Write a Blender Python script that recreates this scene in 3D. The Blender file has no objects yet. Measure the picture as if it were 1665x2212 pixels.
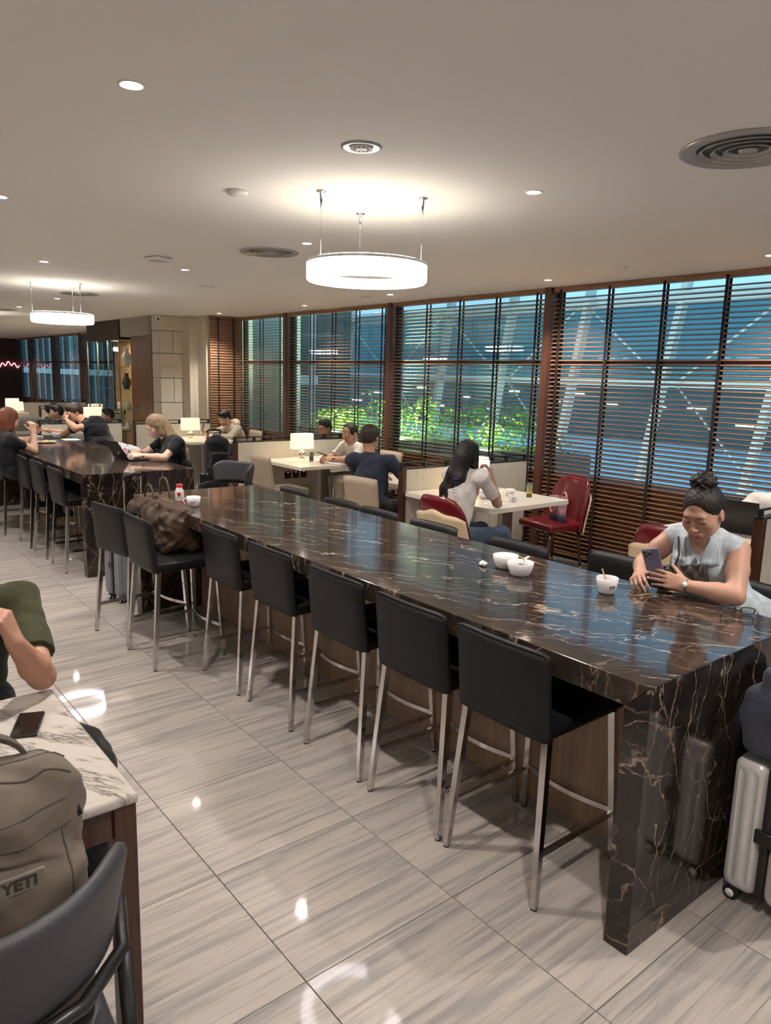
import bpy, bmesh, math, random
import numpy as np
from mathutils import Vector, Matrix

C = bpy.context.scene
PI = math.pi
rnd = random.Random(7)

# ------------------------------------------------------------------ camera
YAW, PITCH, ROLL, FPX = 0.68398, 0.18046, 0.02708, 1588.31
cam_d = bpy.data.cameras.new('camera')
cam = bpy.data.objects.new('camera', cam_d)
C.collection.objects.link(cam)
fw = Vector((math.sin(YAW) * math.cos(PITCH), math.cos(YAW) * math.cos(PITCH), -math.sin(PITCH)))
rr = Vector((math.cos(YAW), -math.sin(YAW), 0))
uu = rr.cross(fw)
r2 = rr * math.cos(ROLL) + uu * math.sin(ROLL)
u2 = -rr * math.sin(ROLL) + uu * math.cos(ROLL)
M = Matrix((r2, u2, -fw)).transposed().to_4x4()
M.translation = Vector((-1.9076, -1.0762, 1.78))
cam.matrix_world = M
cam_d.sensor_fit = 'HORIZONTAL'
cam_d.sensor_width = 36.0
cam_d.lens = FPX / 1665 * 36.0
cam_d.clip_start = 0.05
cam_d.clip_end = 400
C.camera = cam

# ------------------------------------------------------------------ world, exposure
wd = bpy.data.worlds.new('dusk_sky')
C.world = wd
wd.use_nodes = True
nt = wd.node_tree
nt.nodes.clear()
wo = nt.nodes.new('ShaderNodeOutputWorld')
bg = nt.nodes.new('ShaderNodeBackground')
tc = nt.nodes.new('ShaderNodeTexCoord')
sx = nt.nodes.new('ShaderNodeSeparateXYZ')
rp = nt.nodes.new('ShaderNodeValToRGB')
nt.links.new(tc.outputs['Generated'], sx.inputs[0])
nt.links.new(sx.outputs['Z'], rp.inputs[0])
nt.links.new(rp.outputs[0], bg.inputs[0])
nt.links.new(bg.outputs[0], wo.inputs[0])
rp.color_ramp.elements[0].position = 0.0
rp.color_ramp.elements[0].color = (0.215, 0.335, 0.41, 1)
rp.color_ramp.elements[1].position = 0.5
rp.color_ramp.elements[1].color = (0.12, 0.22, 0.335, 1)
bg.inputs[1].default_value = SKY_STRENGTH = 1.45

C.view_settings.view_transform = 'Standard'
C.view_settings.look = 'None'
C.view_settings.gamma = 1.0
C.view_settings.use_curve_mapping = False
C.view_settings.exposure = 1.28

RING_E = 4.8        # glow of the ring pendants
DOWN_W = 68.0        # watts of each recessed downlight
LAMP_E = 5.5         # glow of table lamp shades
DOWN_FILL = 1.0     # share of light in the fill downlights added out of view

# ------------------------------------------------------------------ material helpers
MATS = {}
class N:
    def __init__(s, name):
        s.m = bpy.data.materials.new(name); s.m.use_nodes = True
        s.t = s.m.node_tree; s.n = s.t.nodes
        s.b = s.n['Principled BSDF']; s.out = s.n['Material Output']
    def new(s, typ, **kw):
        x = s.n.new('ShaderNode' + typ)
        for k, v in kw.items():
            if k.startswith('_'):
                x.inputs[int(k[1:])].default_value = v
            else:
                setattr(x, k, v)
        return x
    def lk(s, a, b): s.t.links.new(a, b)
    def coord(s, kind='Object', scale=(1, 1, 1), rot=(0, 0, 0), loc=(0, 0, 0)):
        c = s.new('TexCoord'); mp = s.new('Mapping')
        s.lk(c.outputs[kind], mp.inputs[0])
        mp.inputs['Scale'].default_value = scale
        mp.inputs['Rotation'].default_value = rot
        mp.inputs['Location'].default_value = loc
        return mp.outputs[0]
    def noise(s, vec, scale=5, detail=4, rough=.5, dist=0):
        x = s.new('TexNoise'); s.lk(vec, x.inputs['Vector'])
        x.inputs['Scale'].default_value = scale; x.inputs['Detail'].default_value = detail
        x.inputs['Roughness'].default_value = rough; x.inputs['Distortion'].default_value = dist
        return x.outputs[0]
    def ramp(s, fac, stops):
        x = s.new('ValToRGB'); s.lk(fac, x.inputs[0]); e = x.color_ramp.elements
        while len(e) < len(stops): e.new(.5)
        for k, (p, c) in enumerate(stops):
            e[k].position = p; e[k].color = tuple(c) + (1,) if len(c) == 3 else c
        return x.outputs[0]
    def math(s, op, a, b=None):
        x = s.new('Math', operation=op)
        for i, v in ((0, a), (1, b)):
            if v is None: continue
            if isinstance(v, (int, float)): x.inputs[i].default_value = v
            else: s.lk(v, x.inputs[i])
        return x.outputs[0]
    def mix(s, fac, a, b):
        x = s.new('Mix', data_type='RGBA')
        for i, v in ((0, fac), (6, a), (7, b)):
            if isinstance(v, (int, float)): x.inputs[i].default_value = v
            elif isinstance(v, tuple): x.inputs[i].default_value = v + (1,) if len(v) == 3 else v
            else: s.lk(v, x.inputs[i])
        return x.outputs[2]
    def bump(s, h, strength=.2, dist=.01):
        x = s.new('Bump'); x.inputs['Strength'].default_value = strength
        x.inputs['Distance'].default_value = dist
        s.lk(h, x.inputs['Height']); s.lk(x.outputs[0], s.b.inputs['Normal'])
    def done(s, key):
        MATS[key] = s.m; return s.m

def plain(key, col, rough=.5, metal=0, spec=.5, coat=0, emis=None, es=0, noise=0, nscale=40, bump=0, trans=0, sheen=0):
    a = N(key)
    b = a.b
    b.inputs['Base Color'].default_value = tuple(col) + (1,)
    b.inputs['Roughness'].default_value = rough
    b.inputs['Metallic'].default_value = metal
    b.inputs['Specular IOR Level'].default_value = spec
    b.inputs['Coat Weight'].default_value = coat
    b.inputs['Sheen Weight'].default_value = sheen
    if trans: b.inputs['Transmission Weight'].default_value = trans
    if emis:
        b.inputs['Emission Color'].default_value = tuple(emis) + (1,)
        b.inputs['Emission Strength'].default_value = es
    if noise or bump:
        v = a.coord('Object')
        n = a.noise(v, nscale, 5, .6)
        if noise:
            d = tuple(max(0, c * (1 - noise)) for c in col); l = tuple(min(1, c * (1 + noise)) for c in col)
            a.lk(a.ramp(n, [(.3, d), (.7, l)]), b.inputs['Base Color'])
        if bump: a.bump(n, bump, .004)
    return a.done(key)

def emit(key, col, st):
    a = N(key)
    e = a.new('Emission'); e.inputs[0].default_value = tuple(col) + (1,); e.inputs[1].default_value = st
    a.lk(e.outputs[0], a.out.inputs[0]); return a.done(key)

def wood(key, dark, light, rough=.35, scale=(14, 14, 1.2), detail=5, coat=0, kind='Object', stripes=0):
    a = N(key)
    v = a.coord(kind, scale=scale)
    n = a.noise(v, 3, detail, .6, .4)
    c = a.ramp(n, [(.25, dark), (.72, light)])
    if stripes:
        v2 = a.coord(kind, scale=tuple(q * .35 for q in scale))
        n2 = a.noise(v2, 3, 1, .4)
        c = a.mix(a.ramp(n2, [(.45, (0, 0, 0)), (.55, (stripes,) * 3)]), c, tuple(q * .62 for q in light))
    a.lk(c, a.b.inputs['Base Color'])
    a.b.inputs['Roughness'].default_value = rough
    a.b.inputs['Coat Weight'].default_value = coat
    a.bump(n, .08, .002)
    return a.done(key)

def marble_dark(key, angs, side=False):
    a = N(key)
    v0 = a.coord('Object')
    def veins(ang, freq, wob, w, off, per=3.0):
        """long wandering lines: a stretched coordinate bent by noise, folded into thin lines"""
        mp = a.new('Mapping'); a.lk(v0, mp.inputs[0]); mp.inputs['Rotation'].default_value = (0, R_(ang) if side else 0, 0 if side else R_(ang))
        mp.inputs['Location'].default_value = off
        sp_ = a.new('SeparateXYZ'); a.lk(mp.outputs[0], sp_.inputs[0])
        m3 = a.new('Mapping'); a.lk(mp.outputs[0], m3.inputs[0]); m3.inputs['Scale'].default_value = (2.2, .9, .9)
        n = a.noise(m3.outputs[0], per, 5, .55)
        u = a.math('ADD', a.math('MULTIPLY', sp_.outputs[0], freq), a.math('MULTIPLY', n, wob))
        f = a.math('PINGPONG', u, .5)
        return a.ramp(f, [(0, (1, 1, 1)), (w * .5, (.5,) * 3), (w * 1.25, (0, 0, 0))])
    R_ = math.radians
    A1, A2, A3 = angs
    def mask(sc, lo, hi, off):
        mp = a.new('Mapping'); a.lk(v0, mp.inputs[0]); mp.inputs['Location'].default_value = off
        return a.ramp(a.noise(mp.outputs[0], sc, 4, .6), [(lo, (0, 0, 0)), (hi, (1, 1, 1))])
    L = []
    for (ang, fq, wob, w, off, per, ms, lo, hi, amp) in (
            (A1, 4.2, 2.6, .020, (0, 0, 0), 1.6, 3.0, .47, .56, 1.0), (A1 + 9, 9, 3.6, .026, (3, 1, 2), 1.8, 4.2, .45, .57, .85),
            (A2, 5.5, 2.8, .020, (7, 4, 1), 1.6, 3.6, .48, .57, .9), (A2 - 8, 12, 4.0, .030, (1, 9, 5), 2.0, 5.0, .46, .60, .65),
            (A3, 3.2, 2.8, .012, (5, 2, 9), 1.6, 2.8, .48, .56, .85), (A3 + 14, 14, 5, .030, (2, 6, 3), 2.2, 5.5, .47, .62, .5)):
        L.append(a.math('MULTIPLY', a.math('MULTIPLY', veins(ang, fq, wob, w, off, per), mask(ms, lo, hi, (off[1], off[2], off[0]))), amp))
    tot = L[0]
    for q in L[1:]: tot = a.math('MAXIMUM', tot, q)
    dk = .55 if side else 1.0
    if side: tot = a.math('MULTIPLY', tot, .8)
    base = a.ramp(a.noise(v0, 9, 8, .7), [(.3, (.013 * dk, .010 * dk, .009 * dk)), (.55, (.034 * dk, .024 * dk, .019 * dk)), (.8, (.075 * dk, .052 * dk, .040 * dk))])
    vein = a.ramp(a.noise(v0, 4, 2, .5), [(.35, (.42, .34, .29)), (.65, (.44, .29, .17))])
    a.lk(a.mix(tot, base, vein), a.b.inputs['Base Color'])
    a.b.inputs['Roughness'].default_value = .09
    a.b.inputs['Specular IOR Level'].default_value = .6
    return a.done(key)

def marble_white(key):
    a = N(key)
    v0 = a.coord('Object', rot=(0, 0, .95), scale=(1, 1, 1))
    wn = a.new('TexNoise'); a.lk(v0, wn.inputs['Vector']); wn.inputs['Scale'].default_value = 6; wn.inputs['Detail'].default_value = 5
    wx = a.new('VectorMath', operation='MULTIPLY_ADD')
    a.lk(wn.outputs['Color'], wx.inputs[0]); wx.inputs[1].default_value = (.05, .05, .05); a.lk(v0, wx.inputs[2])
    mp = a.new('Mapping'); a.lk(wx.outputs[0], mp.inputs[0]); mp.inputs['Scale'].default_value = (2.0, 10, 1)
    n = a.noise(mp.outputs[0], 2.0, 7, .68)
    n2 = a.noise(v0, 5, 3, .5)
    vein = a.ramp(n, [(.485, (0, 0, 0)), (.53, (.35,) * 3), (.56, (1, 1, 1)), (.60, (.12,) * 3)])
    msk = a.ramp(n2, [(.38, (.08,) * 3), (.60, (1, 1, 1))])
    a.lk(a.mix(a.math('MULTIPLY', vein, msk), (.46, .415, .375), (.10, .08, .07)), a.b.inputs['Base Color'])
    a.b.inputs['Roughness'].default_value = .16
    return a.done(key)

def floor_mat(key):
    a = N(key)
    oi = a.new('ObjectInfo')
    v = a.coord('Object')
    co = a.new('VectorMath', operation='MULTIPLY_ADD')
    cx = a.new('CombineXYZ')
    a.lk(a.math('MULTIPLY', oi.outputs['Random'], 9.0), cx.inputs[2])
    a.lk(a.math('MULTIPLY', oi.outputs['Random'], 3.0), cx.inputs[1])
    co.inputs[1].default_value = (1, 1, 1); a.lk(v, co.inputs[0]); a.lk(cx.outputs[0], co.inputs[2])
    def st(sc, s, d, r, dist=0):
        mp = a.new('Mapping'); a.lk(co.outputs[0], mp.inputs[0]); mp.inputs['Scale'].default_value = sc
        return a.noise(mp.outputs[0], s, d, r, dist)
    n1 = st((.55, 9, 1), 3.0, 6, .65, .25)
    n2 = st((.35, 22, 1), 3.2, 4, .7, .1)
    n3 = st((1.2, 2.5, 1), 1.5, 2, .5)
    base = a.mix(a.ramp(n3, [(.35, (0, 0, 0)), (.65, (1, 1, 1))]), (.365, .325, .30), (.42, .37, .335))
    s1 = a.ramp(n1, [(.30, (0, 0, 0)), (.47, (.12,) * 3), (.60, (.9,) * 3), (.8, (1,) * 3)])
    c = a.mix(s1, base, (.255, .235, .225))
    s2 = a.ramp(n2, [(.56, (0, 0, 0)), (.68, (.75,) * 3)])
    c = a.mix(s2, c, (.17, .160, .160))
    s3 = a.ramp(n2, [(.25, (.35,) * 3), (.40, (0,) * 3)])
    c = a.mix(s3, c, (.48, .43, .39))
    a.lk(c, a.b.inputs['Base Color'])
    a.b.inputs['Roughness'].default_value = .05
    a.b.inputs['Specular IOR Level'].default_value = .32
    return a.done(key)

def pane_mat(key, tint, refl=.3):
    a = N(key)
    tr = a.new('BsdfTransparent'); tr.inputs[0].default_value = tuple(tint) + (1,)
    gl = a.new('BsdfGlossy'); gl.inputs[1].default_value = .02; gl.inputs[0].default_value = (.8, .9, 1, 1)
    fr = a.new('Fresnel'); fr.inputs[0].default_value = 1.5
    mx = a.new('MixShader')
    a.lk(a.math('MULTIPLY', fr.outputs[0], refl), mx.inputs[0])
    a.lk(tr.outputs[0], mx.inputs[1]); a.lk(gl.outputs[0], mx.inputs[2]); a.lk(mx.outputs[0], a.out.inputs[0])
    return a.done(key)

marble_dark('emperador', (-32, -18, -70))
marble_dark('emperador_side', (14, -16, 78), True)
marble_white('white_marble')
floor_mat('floor_tile')
plain('grout', (.10, .085, .075), .8)
plain('ceiling_paint', (.80, .79, .74), .9, spec=.1)
plain('wall_cream', (.62, .55, .44), .8)
plain('dark_wall', (.035, .018, .012), .6)
plain('leather_black', (.007, .0068, .0075), .48, spec=.3, bump=.25, nscale=260)
plain('leather_charcoal', (.045, .044, .05), .5, bump=.2, nscale=240)
plain('chrome', (.62, .60, .58), .14, metal=1)
plain('steel_brushed', (.45, .43, .40), .32, metal=1)
plain('black_metal', (.012, .011, .011), .35, spec=.5)
plain('black_rubber', (.01, .01, .01), .7)
wood('plinth_oak', (.27, .165, .10), (.42, .28, .185), .45, (9, 9, .8), stripes=.5)
wood('slat_wood', (.18, .088, .044), (.33, .175, .092), .38, (1.2, 1.0, 12))
wood('post_wood', (.075, .028, .016), (.14, .055, .032), .4, (12, 12, 1.2))
wood('ledge_wood', (.24, .12, .055), (.42, .23, .11), .4, (12, 1.2, 12))
wood('walnut_panel', (.11, .05, .018), (.22, .105, .04), .4, (12, 1.5, .8))
wood('ash_panel', (.50, .46, .38), (.66, .61, .51), .5, (22, 22, 1.6))
wood('table_wood_dark', (.028, .010, .006), (.085, .032, .017), .3, (14, 14, 1.2))
plain('tape_brown', (.016, .009, .006), .8)
plain('stone_block', (.60, .54, .44), .9, noise=.10, nscale=90, bump=.35)
plain('stone_grey', (.33, .30, .26), .85, noise=.08, nscale=60)
plain('table_cream', (.70, .64, .54), .22)
plain('ceramic', (.80, .79, .80), .15, coat=.3)
plain('white_plastic', (.78, .76, .72), .4)
plain('red_leather', (.135, .006, .010), .26, coat=.35, bump=.08, nscale=120)
plain('cream_leather', (.62, .48, .30), .5)
plain('beige_leather', (.37, .29, .21), .5)
plain('brass', (.62, .40, .14), .25, metal=1)
plain('grille_grey', (.42, .41, .40), .3, metal=.6)
emit('ring_glow', (1, .93, .96), RING_E)
emit('down_glow', (1, .80, .72), 60.0)
plain('lamp_shade', (.8, .7, .5), .7, emis=(1, .84, .56), es=LAMP_E * .07)
pane_mat('window_glass', (.80, .93, .96))
pane_mat('cabinet_glass', (.9, .93, .9))
pane_mat('drink_glass', (.93, .95, .95), .9)

# ------------------------------------------------------------------ object helpers
def link(o):
    C.collection.objects.link(o); return o
def props(o, label=None, cat=None, group=None, kind=None):
    if label: o['label'] = label
    if cat: o['category'] = cat
    if group: o['group'] = group
    if kind: o['kind'] = kind
    return o
def thing(name, label, cat, loc=(0, 0, 0), rz=0, group=None):
    o = link(bpy.data.objects.new(name, None)); o.location = loc; o.rotation_euler = (0, 0, rz)
    o.empty_display_size = .1
    return props(o, label, cat, group)
def mesh(name, verts, faces, mat, parent=None, smooth=False, world=False, mats=None, midx=None, **kw):
    """verts in parent's local frame (or in world frame of an unrotated parent when world=True)"""
    v = np.asarray(verts, dtype=float)
    if world and parent is not None:
        p = parent; off = np.zeros(3)
        while p is not None: off += np.array(p.location); p = p.parent
        v = v - off
    me = bpy.data.meshes.new(name)
    me.from_pydata(v.tolist() if len(v) < 5000 else [tuple(q) for q in v], [], [tuple(int(i) for i in f) for f in faces])
    for mm in (mats or [mat]): me.materials.append(MATS[mm] if isinstance(mm, str) else mm)
    if midx is not None: me.polygons.foreach_set('material_index', midx)
    if smooth: me.polygons.foreach_set('use_smooth', [True] * len(me.polygons))
    me.update()
    o = link(bpy.data.objects.new(name, me))
    if parent is not None: o.parent = parent
    return props(o, **kw)

class MB:
    """collects shapes into one mesh"""
    def __init__(s): s.v = []; s.f = []; s.s = []
    def add(s, v, f, sm=False):
        k = len(s.v); s.v += [tuple(map(float, q)) for q in v]; s.f += [tuple(i + k for i in g) for g in f]; s.s += [sm] * len(f); return s
    def box(s, lo, hi, rot=None, c=None):
        x0, y0, z0 = lo; x1, y1, z1 = hi
        v = [(x, y, z) for x in (x0, x1) for y in (y0, y1) for z in (z0, z1)]
        if rot is not None:
            cc = Vector(c if c is not None else ((x0 + x1) / 2, (y0 + y1) / 2, (z0 + z1) / 2))
            v = [tuple(rot @ (Vector(q) - cc) + cc) for q in v]
        return s.add(v, [(0, 1, 3, 2), (4, 6, 7, 5), (0, 4, 5, 1), (2, 3, 7, 6), (0, 2, 6, 4), (1, 5, 7, 3)])
    def rbox(s, lo, hi, r=.01, seg=2, sm=True, xf=None):
        """box with rounded edges: bevelled"""
        bm = bmesh.new(); bmesh.ops.create_cube(bm, size=1)
        d = [hi[i] - lo[i] for i in range(3)]; c = [(hi[i] + lo[i]) / 2 for i in range(3)]
        for v in bm.verts: v.co = Vector([v.co[i] * d[i] + c[i] for i in range(3)])
        bmesh.ops.bevel(bm, geom=bm.edges[:], offset=r, segments=seg, affect='EDGES', profile=.5)
        if xf is not None:
            for v in bm.verts: v.co = xf @ v.co
        bm.verts.index_update()
        k0 = len(s.f); bm.normal_update()
        flat = [max(abs(q) for q in f.normal) > .9999 for f in bm.faces] if xf is None else [f.calc_area() > 8 * r * r for f in bm.faces]
        s.add([v.co[:] for v in bm.verts], [[v.index for v in f.verts] for f in bm.faces], sm)
        if sm:
            for q, fl_ in enumerate(flat):
                if fl_: s.s[k0 + q] = False
        bm.free(); return s
    def tube(s, path, r, n=8, sm=True, cap=True, flat=None):
        """r: number or list; flat=(w,h): rectangular section"""
        P = [Vector(p) for p in path]; k = len(P); rs = r if isinstance(r, (list, tuple)) else [r] * k
        T = [((P[min(i + 1, k - 1)] - P[max(i - 1, 0)]).normalized()) for i in range(k)]
        up = Vector((0, 0, 1)) if abs(T[0].z) < .9 else Vector((1, 0, 0))
        v = []; 
        if flat: n = 4; sm = False
        for i in range(k):
            a_ = T[i].cross(up)
            if a_.length < 1e-4: a_ = Vector((1, 0, 0))
            a_.normalize(); b_ = a_.cross(T[i]); b_.normalize()
            up = b_
            for j in range(n):
                if flat:
                    q = [(-1, -1), (1, -1), (1, 1), (-1, 1)][j]; v.append(P[i] + a_ * q[0] * flat[0] / 2 * rs[i] + b_ * q[1] * flat[1] / 2 * rs[i])
                else:
                    t = 2 * PI * j / n; v.append(P[i] + (a_ * math.cos(t) + b_ * math.sin(t)) * rs[i])
        f = [(i * n + j, i * n + (j + 1) % n, (i + 1) * n + (j + 1) % n, (i + 1) * n + j) for i in range(k - 1) for j in range(n)]
        if cap: f += [tuple(range(n))[::-1], tuple((k - 1) * n + j for j in range(n))]
        return s.add([tuple(q) for q in v], f, sm)
    def bar(s, a, b, w, h=None, taper=1):
        return s.tube([a, b], [1, taper], flat=(w, h or w))
    def lathe(s, prof, c=(0, 0, 0), n=24, sm=True, closed=False, sc=(1, 1)):
        k = len(prof); v = []
        for r, z in prof:
            for j in range(n):
                t = 2 * PI * j / n; v.append((c[0] + r * sc[0] * math.cos(t), c[1] + r * sc[1] * math.sin(t), c[2] + z))
        m = k if closed else k - 1
        f = [(i * n + j, i * n + (j + 1) % n, ((i + 1) % k) * n + (j + 1) % n, ((i + 1) % k) * n + j) for i in range(m) for j in range(n)]
        if not closed:
            if prof[0][0] > 1e-6: f.append(tuple(range(n))[::-1])
            if prof[-1][0] > 1e-6: f.append(tuple((k - 1) * n + j for j in range(n)))
        return s.add(v, f, sm)
    def sheet(s, fn, nu, nv, th=None, sm=True, closed_u=False):
        """fn(u,v)->point, optional thickness along the computed normal"""
        P = np.array([[fn(i / nu, j / nv) for j in range(nv + 1)] for i in range(nu + 1)], float)
        if th is None:
            f = [(i * (nv + 1) + j, (i + 1) * (nv + 1) + j, (i + 1) * (nv + 1) + j + 1, i * (nv + 1) + j + 1) for i in range(nu) for j in range(nv)]
            return s.add(P.reshape(-1, 3), f, sm)
        du = np.gradient(P, axis=0); dv = np.gradient(P, axis=1); nn = np.cross(du, dv); nn /= np.linalg.norm(nn, axis=2, keepdims=True) + 1e-9
        thk = np.array([[th(i / nu, j / nv) if callable(th) else th for j in range(nv + 1)] for i in range(nu + 1)])[..., None]
        A = P + nn * thk / 2; B = P - nn * thk / 2
        m = (nu + 1) * (nv + 1); idx = lambda i, j: i * (nv + 1) + j
        f = []
        for i in range(nu):
            for j in range(nv):
                f.append((idx(i, j), idx(i + 1, j), idx(i + 1, j + 1), idx(i, j + 1)))
                f.append((m + idx(i, j), m + idx(i, j + 1), m + idx(i + 1, j + 1), m + idx(i + 1, j)))
        for i in range(nu):
            f.append((idx(i, 0), m + idx(i, 0), m + idx(i + 1, 0), idx(i + 1, 0)))
            f.append((idx(i, nv), idx(i + 1, nv), m + idx(i + 1, nv), m + idx(i, nv)))
        for j in range(nv):
            f.append((idx(0, j), idx(0, j + 1), m + idx(0, j + 1), m + idx(0, j)))
            f.append((idx(nu, j), m + idx(nu, j), m + idx(nu, j + 1), idx(nu, j + 1)))
        return s.add(np.concatenate([A.reshape(-1, 3), B.reshape(-1, 3)]), f, sm)
    def build(s, name, mat, parent=None, fix=True, **kw):
        o = mesh(name, s.v, s.f, mat, parent, **kw)
        o.data.polygons.foreach_set('use_smooth', s.s)
        if fix:
            bm = bmesh.new(); bm.from_mesh(o.data); bmesh.ops.recalc_face_normals(bm, faces=bm.faces); bm.to_mesh(o.data); bm.free()
        return o

def copy_tree(o, parent=None):
    c = link(o.copy())
    if parent is not None: c.parent = parent
    for ch in list(o.children): copy_tree(ch, c)
    return c
def place(proto, state, loc, rz, label, group=None):
    """first use moves the prototype itself, later uses copy it with its parts"""
    o = proto if not state else copy_tree(proto)
    state.append(o)
    o.location = loc; o.rotation_euler = (0, 0, rz)
    o['label'] = label
    if group: o['group'] = group
    return o
def text_mesh(name, txt, size, mat, parent, mtx, extrude=.0006, bold=False):
    cu = bpy.data.curves.new(name, 'FONT'); cu.body = txt; cu.size = size; cu.extrude = extrude
    cu.align_x = 'CENTER'; cu.align_y = 'CENTER'
    if bold: cu.offset = size * .035
    cu.resolution_u = 3
    tmp = bpy.data.objects.new('tmp', cu); link(tmp)
    dg = bpy.context.evaluated_depsgraph_get()
    me = bpy.data.meshes.new_from_object(tmp.evaluated_get(dg))
    bpy.data.objects.remove(tmp)
    me.materials.clear(); me.materials.append(MATS[mat])
    me.transform(mtx)
    o = link(bpy.data.objects.new(name, me)); o.parent = parent
    return o
def bend_text(o, axis_xy, r):
    """wrap flat lettering (local x along the wall, z up, at y=-r) around a vertical axis"""
    for v in o.data.vertices:
        t = v.co.x / r; rad = r - (v.co.y + r)
        v.co.x = axis_xy[0] + math.sin(t) * rad; v.co.y = axis_xy[1] - math.cos(t) * rad
# ------------------------------------------------------------------ setting
HC = 2.719          # ceiling height
XW = 4.237          # window plane
X0, X1, Y0, Y1 = -6.5, 4.6, -6.0, 27.0
fl = MB().box((X0, Y0, -.06), (X1, Y1, -.006)).build('floor', 'grout', kind='structure')
TX, TY, GX, GY = .606, .593, -.856, -.065
tile_me = None
far = MB()
near_n = 0
for i in range(-10, 10):
    for j in range(-10, 46):
        x = GX + i * TX; y = GY + j * TY
        if x + TX > XW - .02: continue
        if x < X0 or y < Y0 or y + TY > Y1: continue
        seen = (-1.4 < y < 11.0) and x > -2.9 and (x < 2.6 or y < 4) and x + 3.4 > -.35 * y - .4
        if seen and near_n < 298:
            near_n += 1
            if tile_me is None:
                g = .0014
                o = MB().rbox((g, g, -.012), (TX - g, TY - g, 0), .0012, 1, False).build('tile', 'floor_tile', fl)
                tile_me = o.data
            else:
                o = link(bpy.data.objects.new('tile', tile_me)); o.parent = fl
            o.location = (x, y, 0)
        else:
            far.box((x + .0014, y + .0014, -.012), (x + TX - .0014, y + TY - .0014, 0))
far.build('far_tiles', 'floor_tile', fl, kind='stuff')

MB().box((X0, Y0, HC), (XW + .12, Y1, HC + .1)).build('ceiling', 'ceiling_paint', kind='structure')
MB().box((X0 - .1, Y0, 0), (X0, Y1, HC)).build('wall_left', 'wall_cream', kind='structure')
MB().box((X0, Y0 - .1, 0), (XW, Y0, HC)).build('wall_back', 'wall_cream', kind='structure')
wf = MB().box((X0, Y1 - 1.0, 0), (XW + .1, Y1 - .9, HC)).build('wall_far', 'dark_wall', kind='structure')
# pillar block that interrupts the window wall
MB().box((3.66, 10.62, 0), (XW + .3, 14.9, HC)).build('wall_right', 'wall_cream', kind='structure')
w = MB().box((XW + .05, Y0, 0), (XW + .16, 10.62, .80)).build('wall_window_base', 'ledge_wood', kind='structure')
MB().box((XW + .05, 14.9, 0), (XW + .16, Y1 - 1, .80)).build('wall_window_base', 'ledge_wood', kind='structure')

# windows: one per bay of 2.55 m, posts between
POSTS = [1.35 - 2.55 * 3 + 2.55 * k for k in range(13)]
bays = [k for k in range(len(POSTS) - 1)]
win_n = 0
def window(ya, yb):
    global win_n
    win_n += 1
    r = link(bpy.data.objects.new('window_%d' % win_n, None)); r.location = (XW + .1, (ya + yb) / 2, 0); props(r, kind='structure')
    h = (yb - ya) / 2
    MB().box((0.0, -h, .78), (.012, h, HC)).build('pane', 'window_glass', r)
    m = MB().box((-.05, -h, 1.945), (.03, h, 1.995)); m.build('window_rail', 'post_wood', r)
    MB().box((-.06, -h, .80), (.05, h, .86)).build('window_sill', 'ledge_wood', r)
    MB().box((-.03, h - .03, .80), (.04, h + .03, HC)).build('window_frame', 'black_metal', r)
def post(y):
    MB().box((XW - .045, y - .04, 0), (XW + .14, y + .04, HC)).build('trim_1', 'post_wood', kind='structure').name = 'trim_%d' % (int(round((y + 10) * 10)))
slat_me = {}
def blind(ya, yb, label, closed=0, zlow=.04, tilt=0.0, group='brown venetian blinds of the window wall'):
    """real slats on ladder tapes, hung just inside the glass"""
    L = yb - ya
    r = thing('venetian_blind', label, 'blind', (XW, (ya + yb) / 2, 0), 0, group)
    key = (round(L, 2), tilt, closed)
    pitch = .0430
    n = int((HC - .07 - zlow) / pitch)
    for k in range(n):
        z = zlow + .03 + k * pitch
        if key not in slat_me:
            w_ = .0245
            rot = Matrix.Rotation(tilt, 3, 'Y')
            m = MB()
            # slightly crowned slat: two long facets on top, two below
            pts = [(-w_, 0), (0, .0022), (w_, 0), (w_, -.006), (0, -.0038), (-w_, -.006)]
            v = [tuple(rot @ Vector((px_, sy * L / 2, pz))) for sy in (-1, 1) for px_, pz in pts]
            f = [(i, (i + 1) % 6, 6 + (i + 1) % 6, 6 + i) for i in range(6)] + [(5, 4, 3, 2, 1, 0), (6, 7, 8, 9, 10, 11)]
            o = m.add(v, f).build('slat', 'slat_wood', r); slat_me[key] = o.data
        else:
            o = link(bpy.data.objects.new('slat', slat_me[key])); o.parent = r
        o.location = (0, 0, z)
    MB().rbox((-.03, -L / 2, HC - .055), (.03, L / 2, HC - .002), .003, 1).build('headrail', 'slat_wood', r)
    MB().rbox((-.026, -L / 2, zlow - .012), (.026, L / 2, zlow + .008), .003, 1).build('bottom_rail', 'slat_wood', r)
    nt_ = max(2, int(round(L / .62)))
    for q in range(nt_ + 1):
        y = -L / 2 + .09 + (L - .18) * q / nt_
        m = MB().box((-.0300, y - .014, zlow), (-.0285, y + .014, HC - .03)).box((.0285, y - .014, zlow), (.0300, y + .014, HC - .03))
        m.build('ladder_tape', 'tape_brown', r)
    return r
names_b = {0: 'brown wooden blind beyond the frame on the right of the window wall',
           1: 'brown wooden blind at the right edge beyond the seated woman in denim',
           2: 'wide brown blind behind the red chair holding the pink tote bag',
           3: 'brown blind behind the long-haired woman, between two wooden posts',
           4: 'brown blind in front of the brightly lit green plants outside',
           5: 'narrow brown blind beside the closed corner blind, before a pale outdoor wall'}
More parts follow.
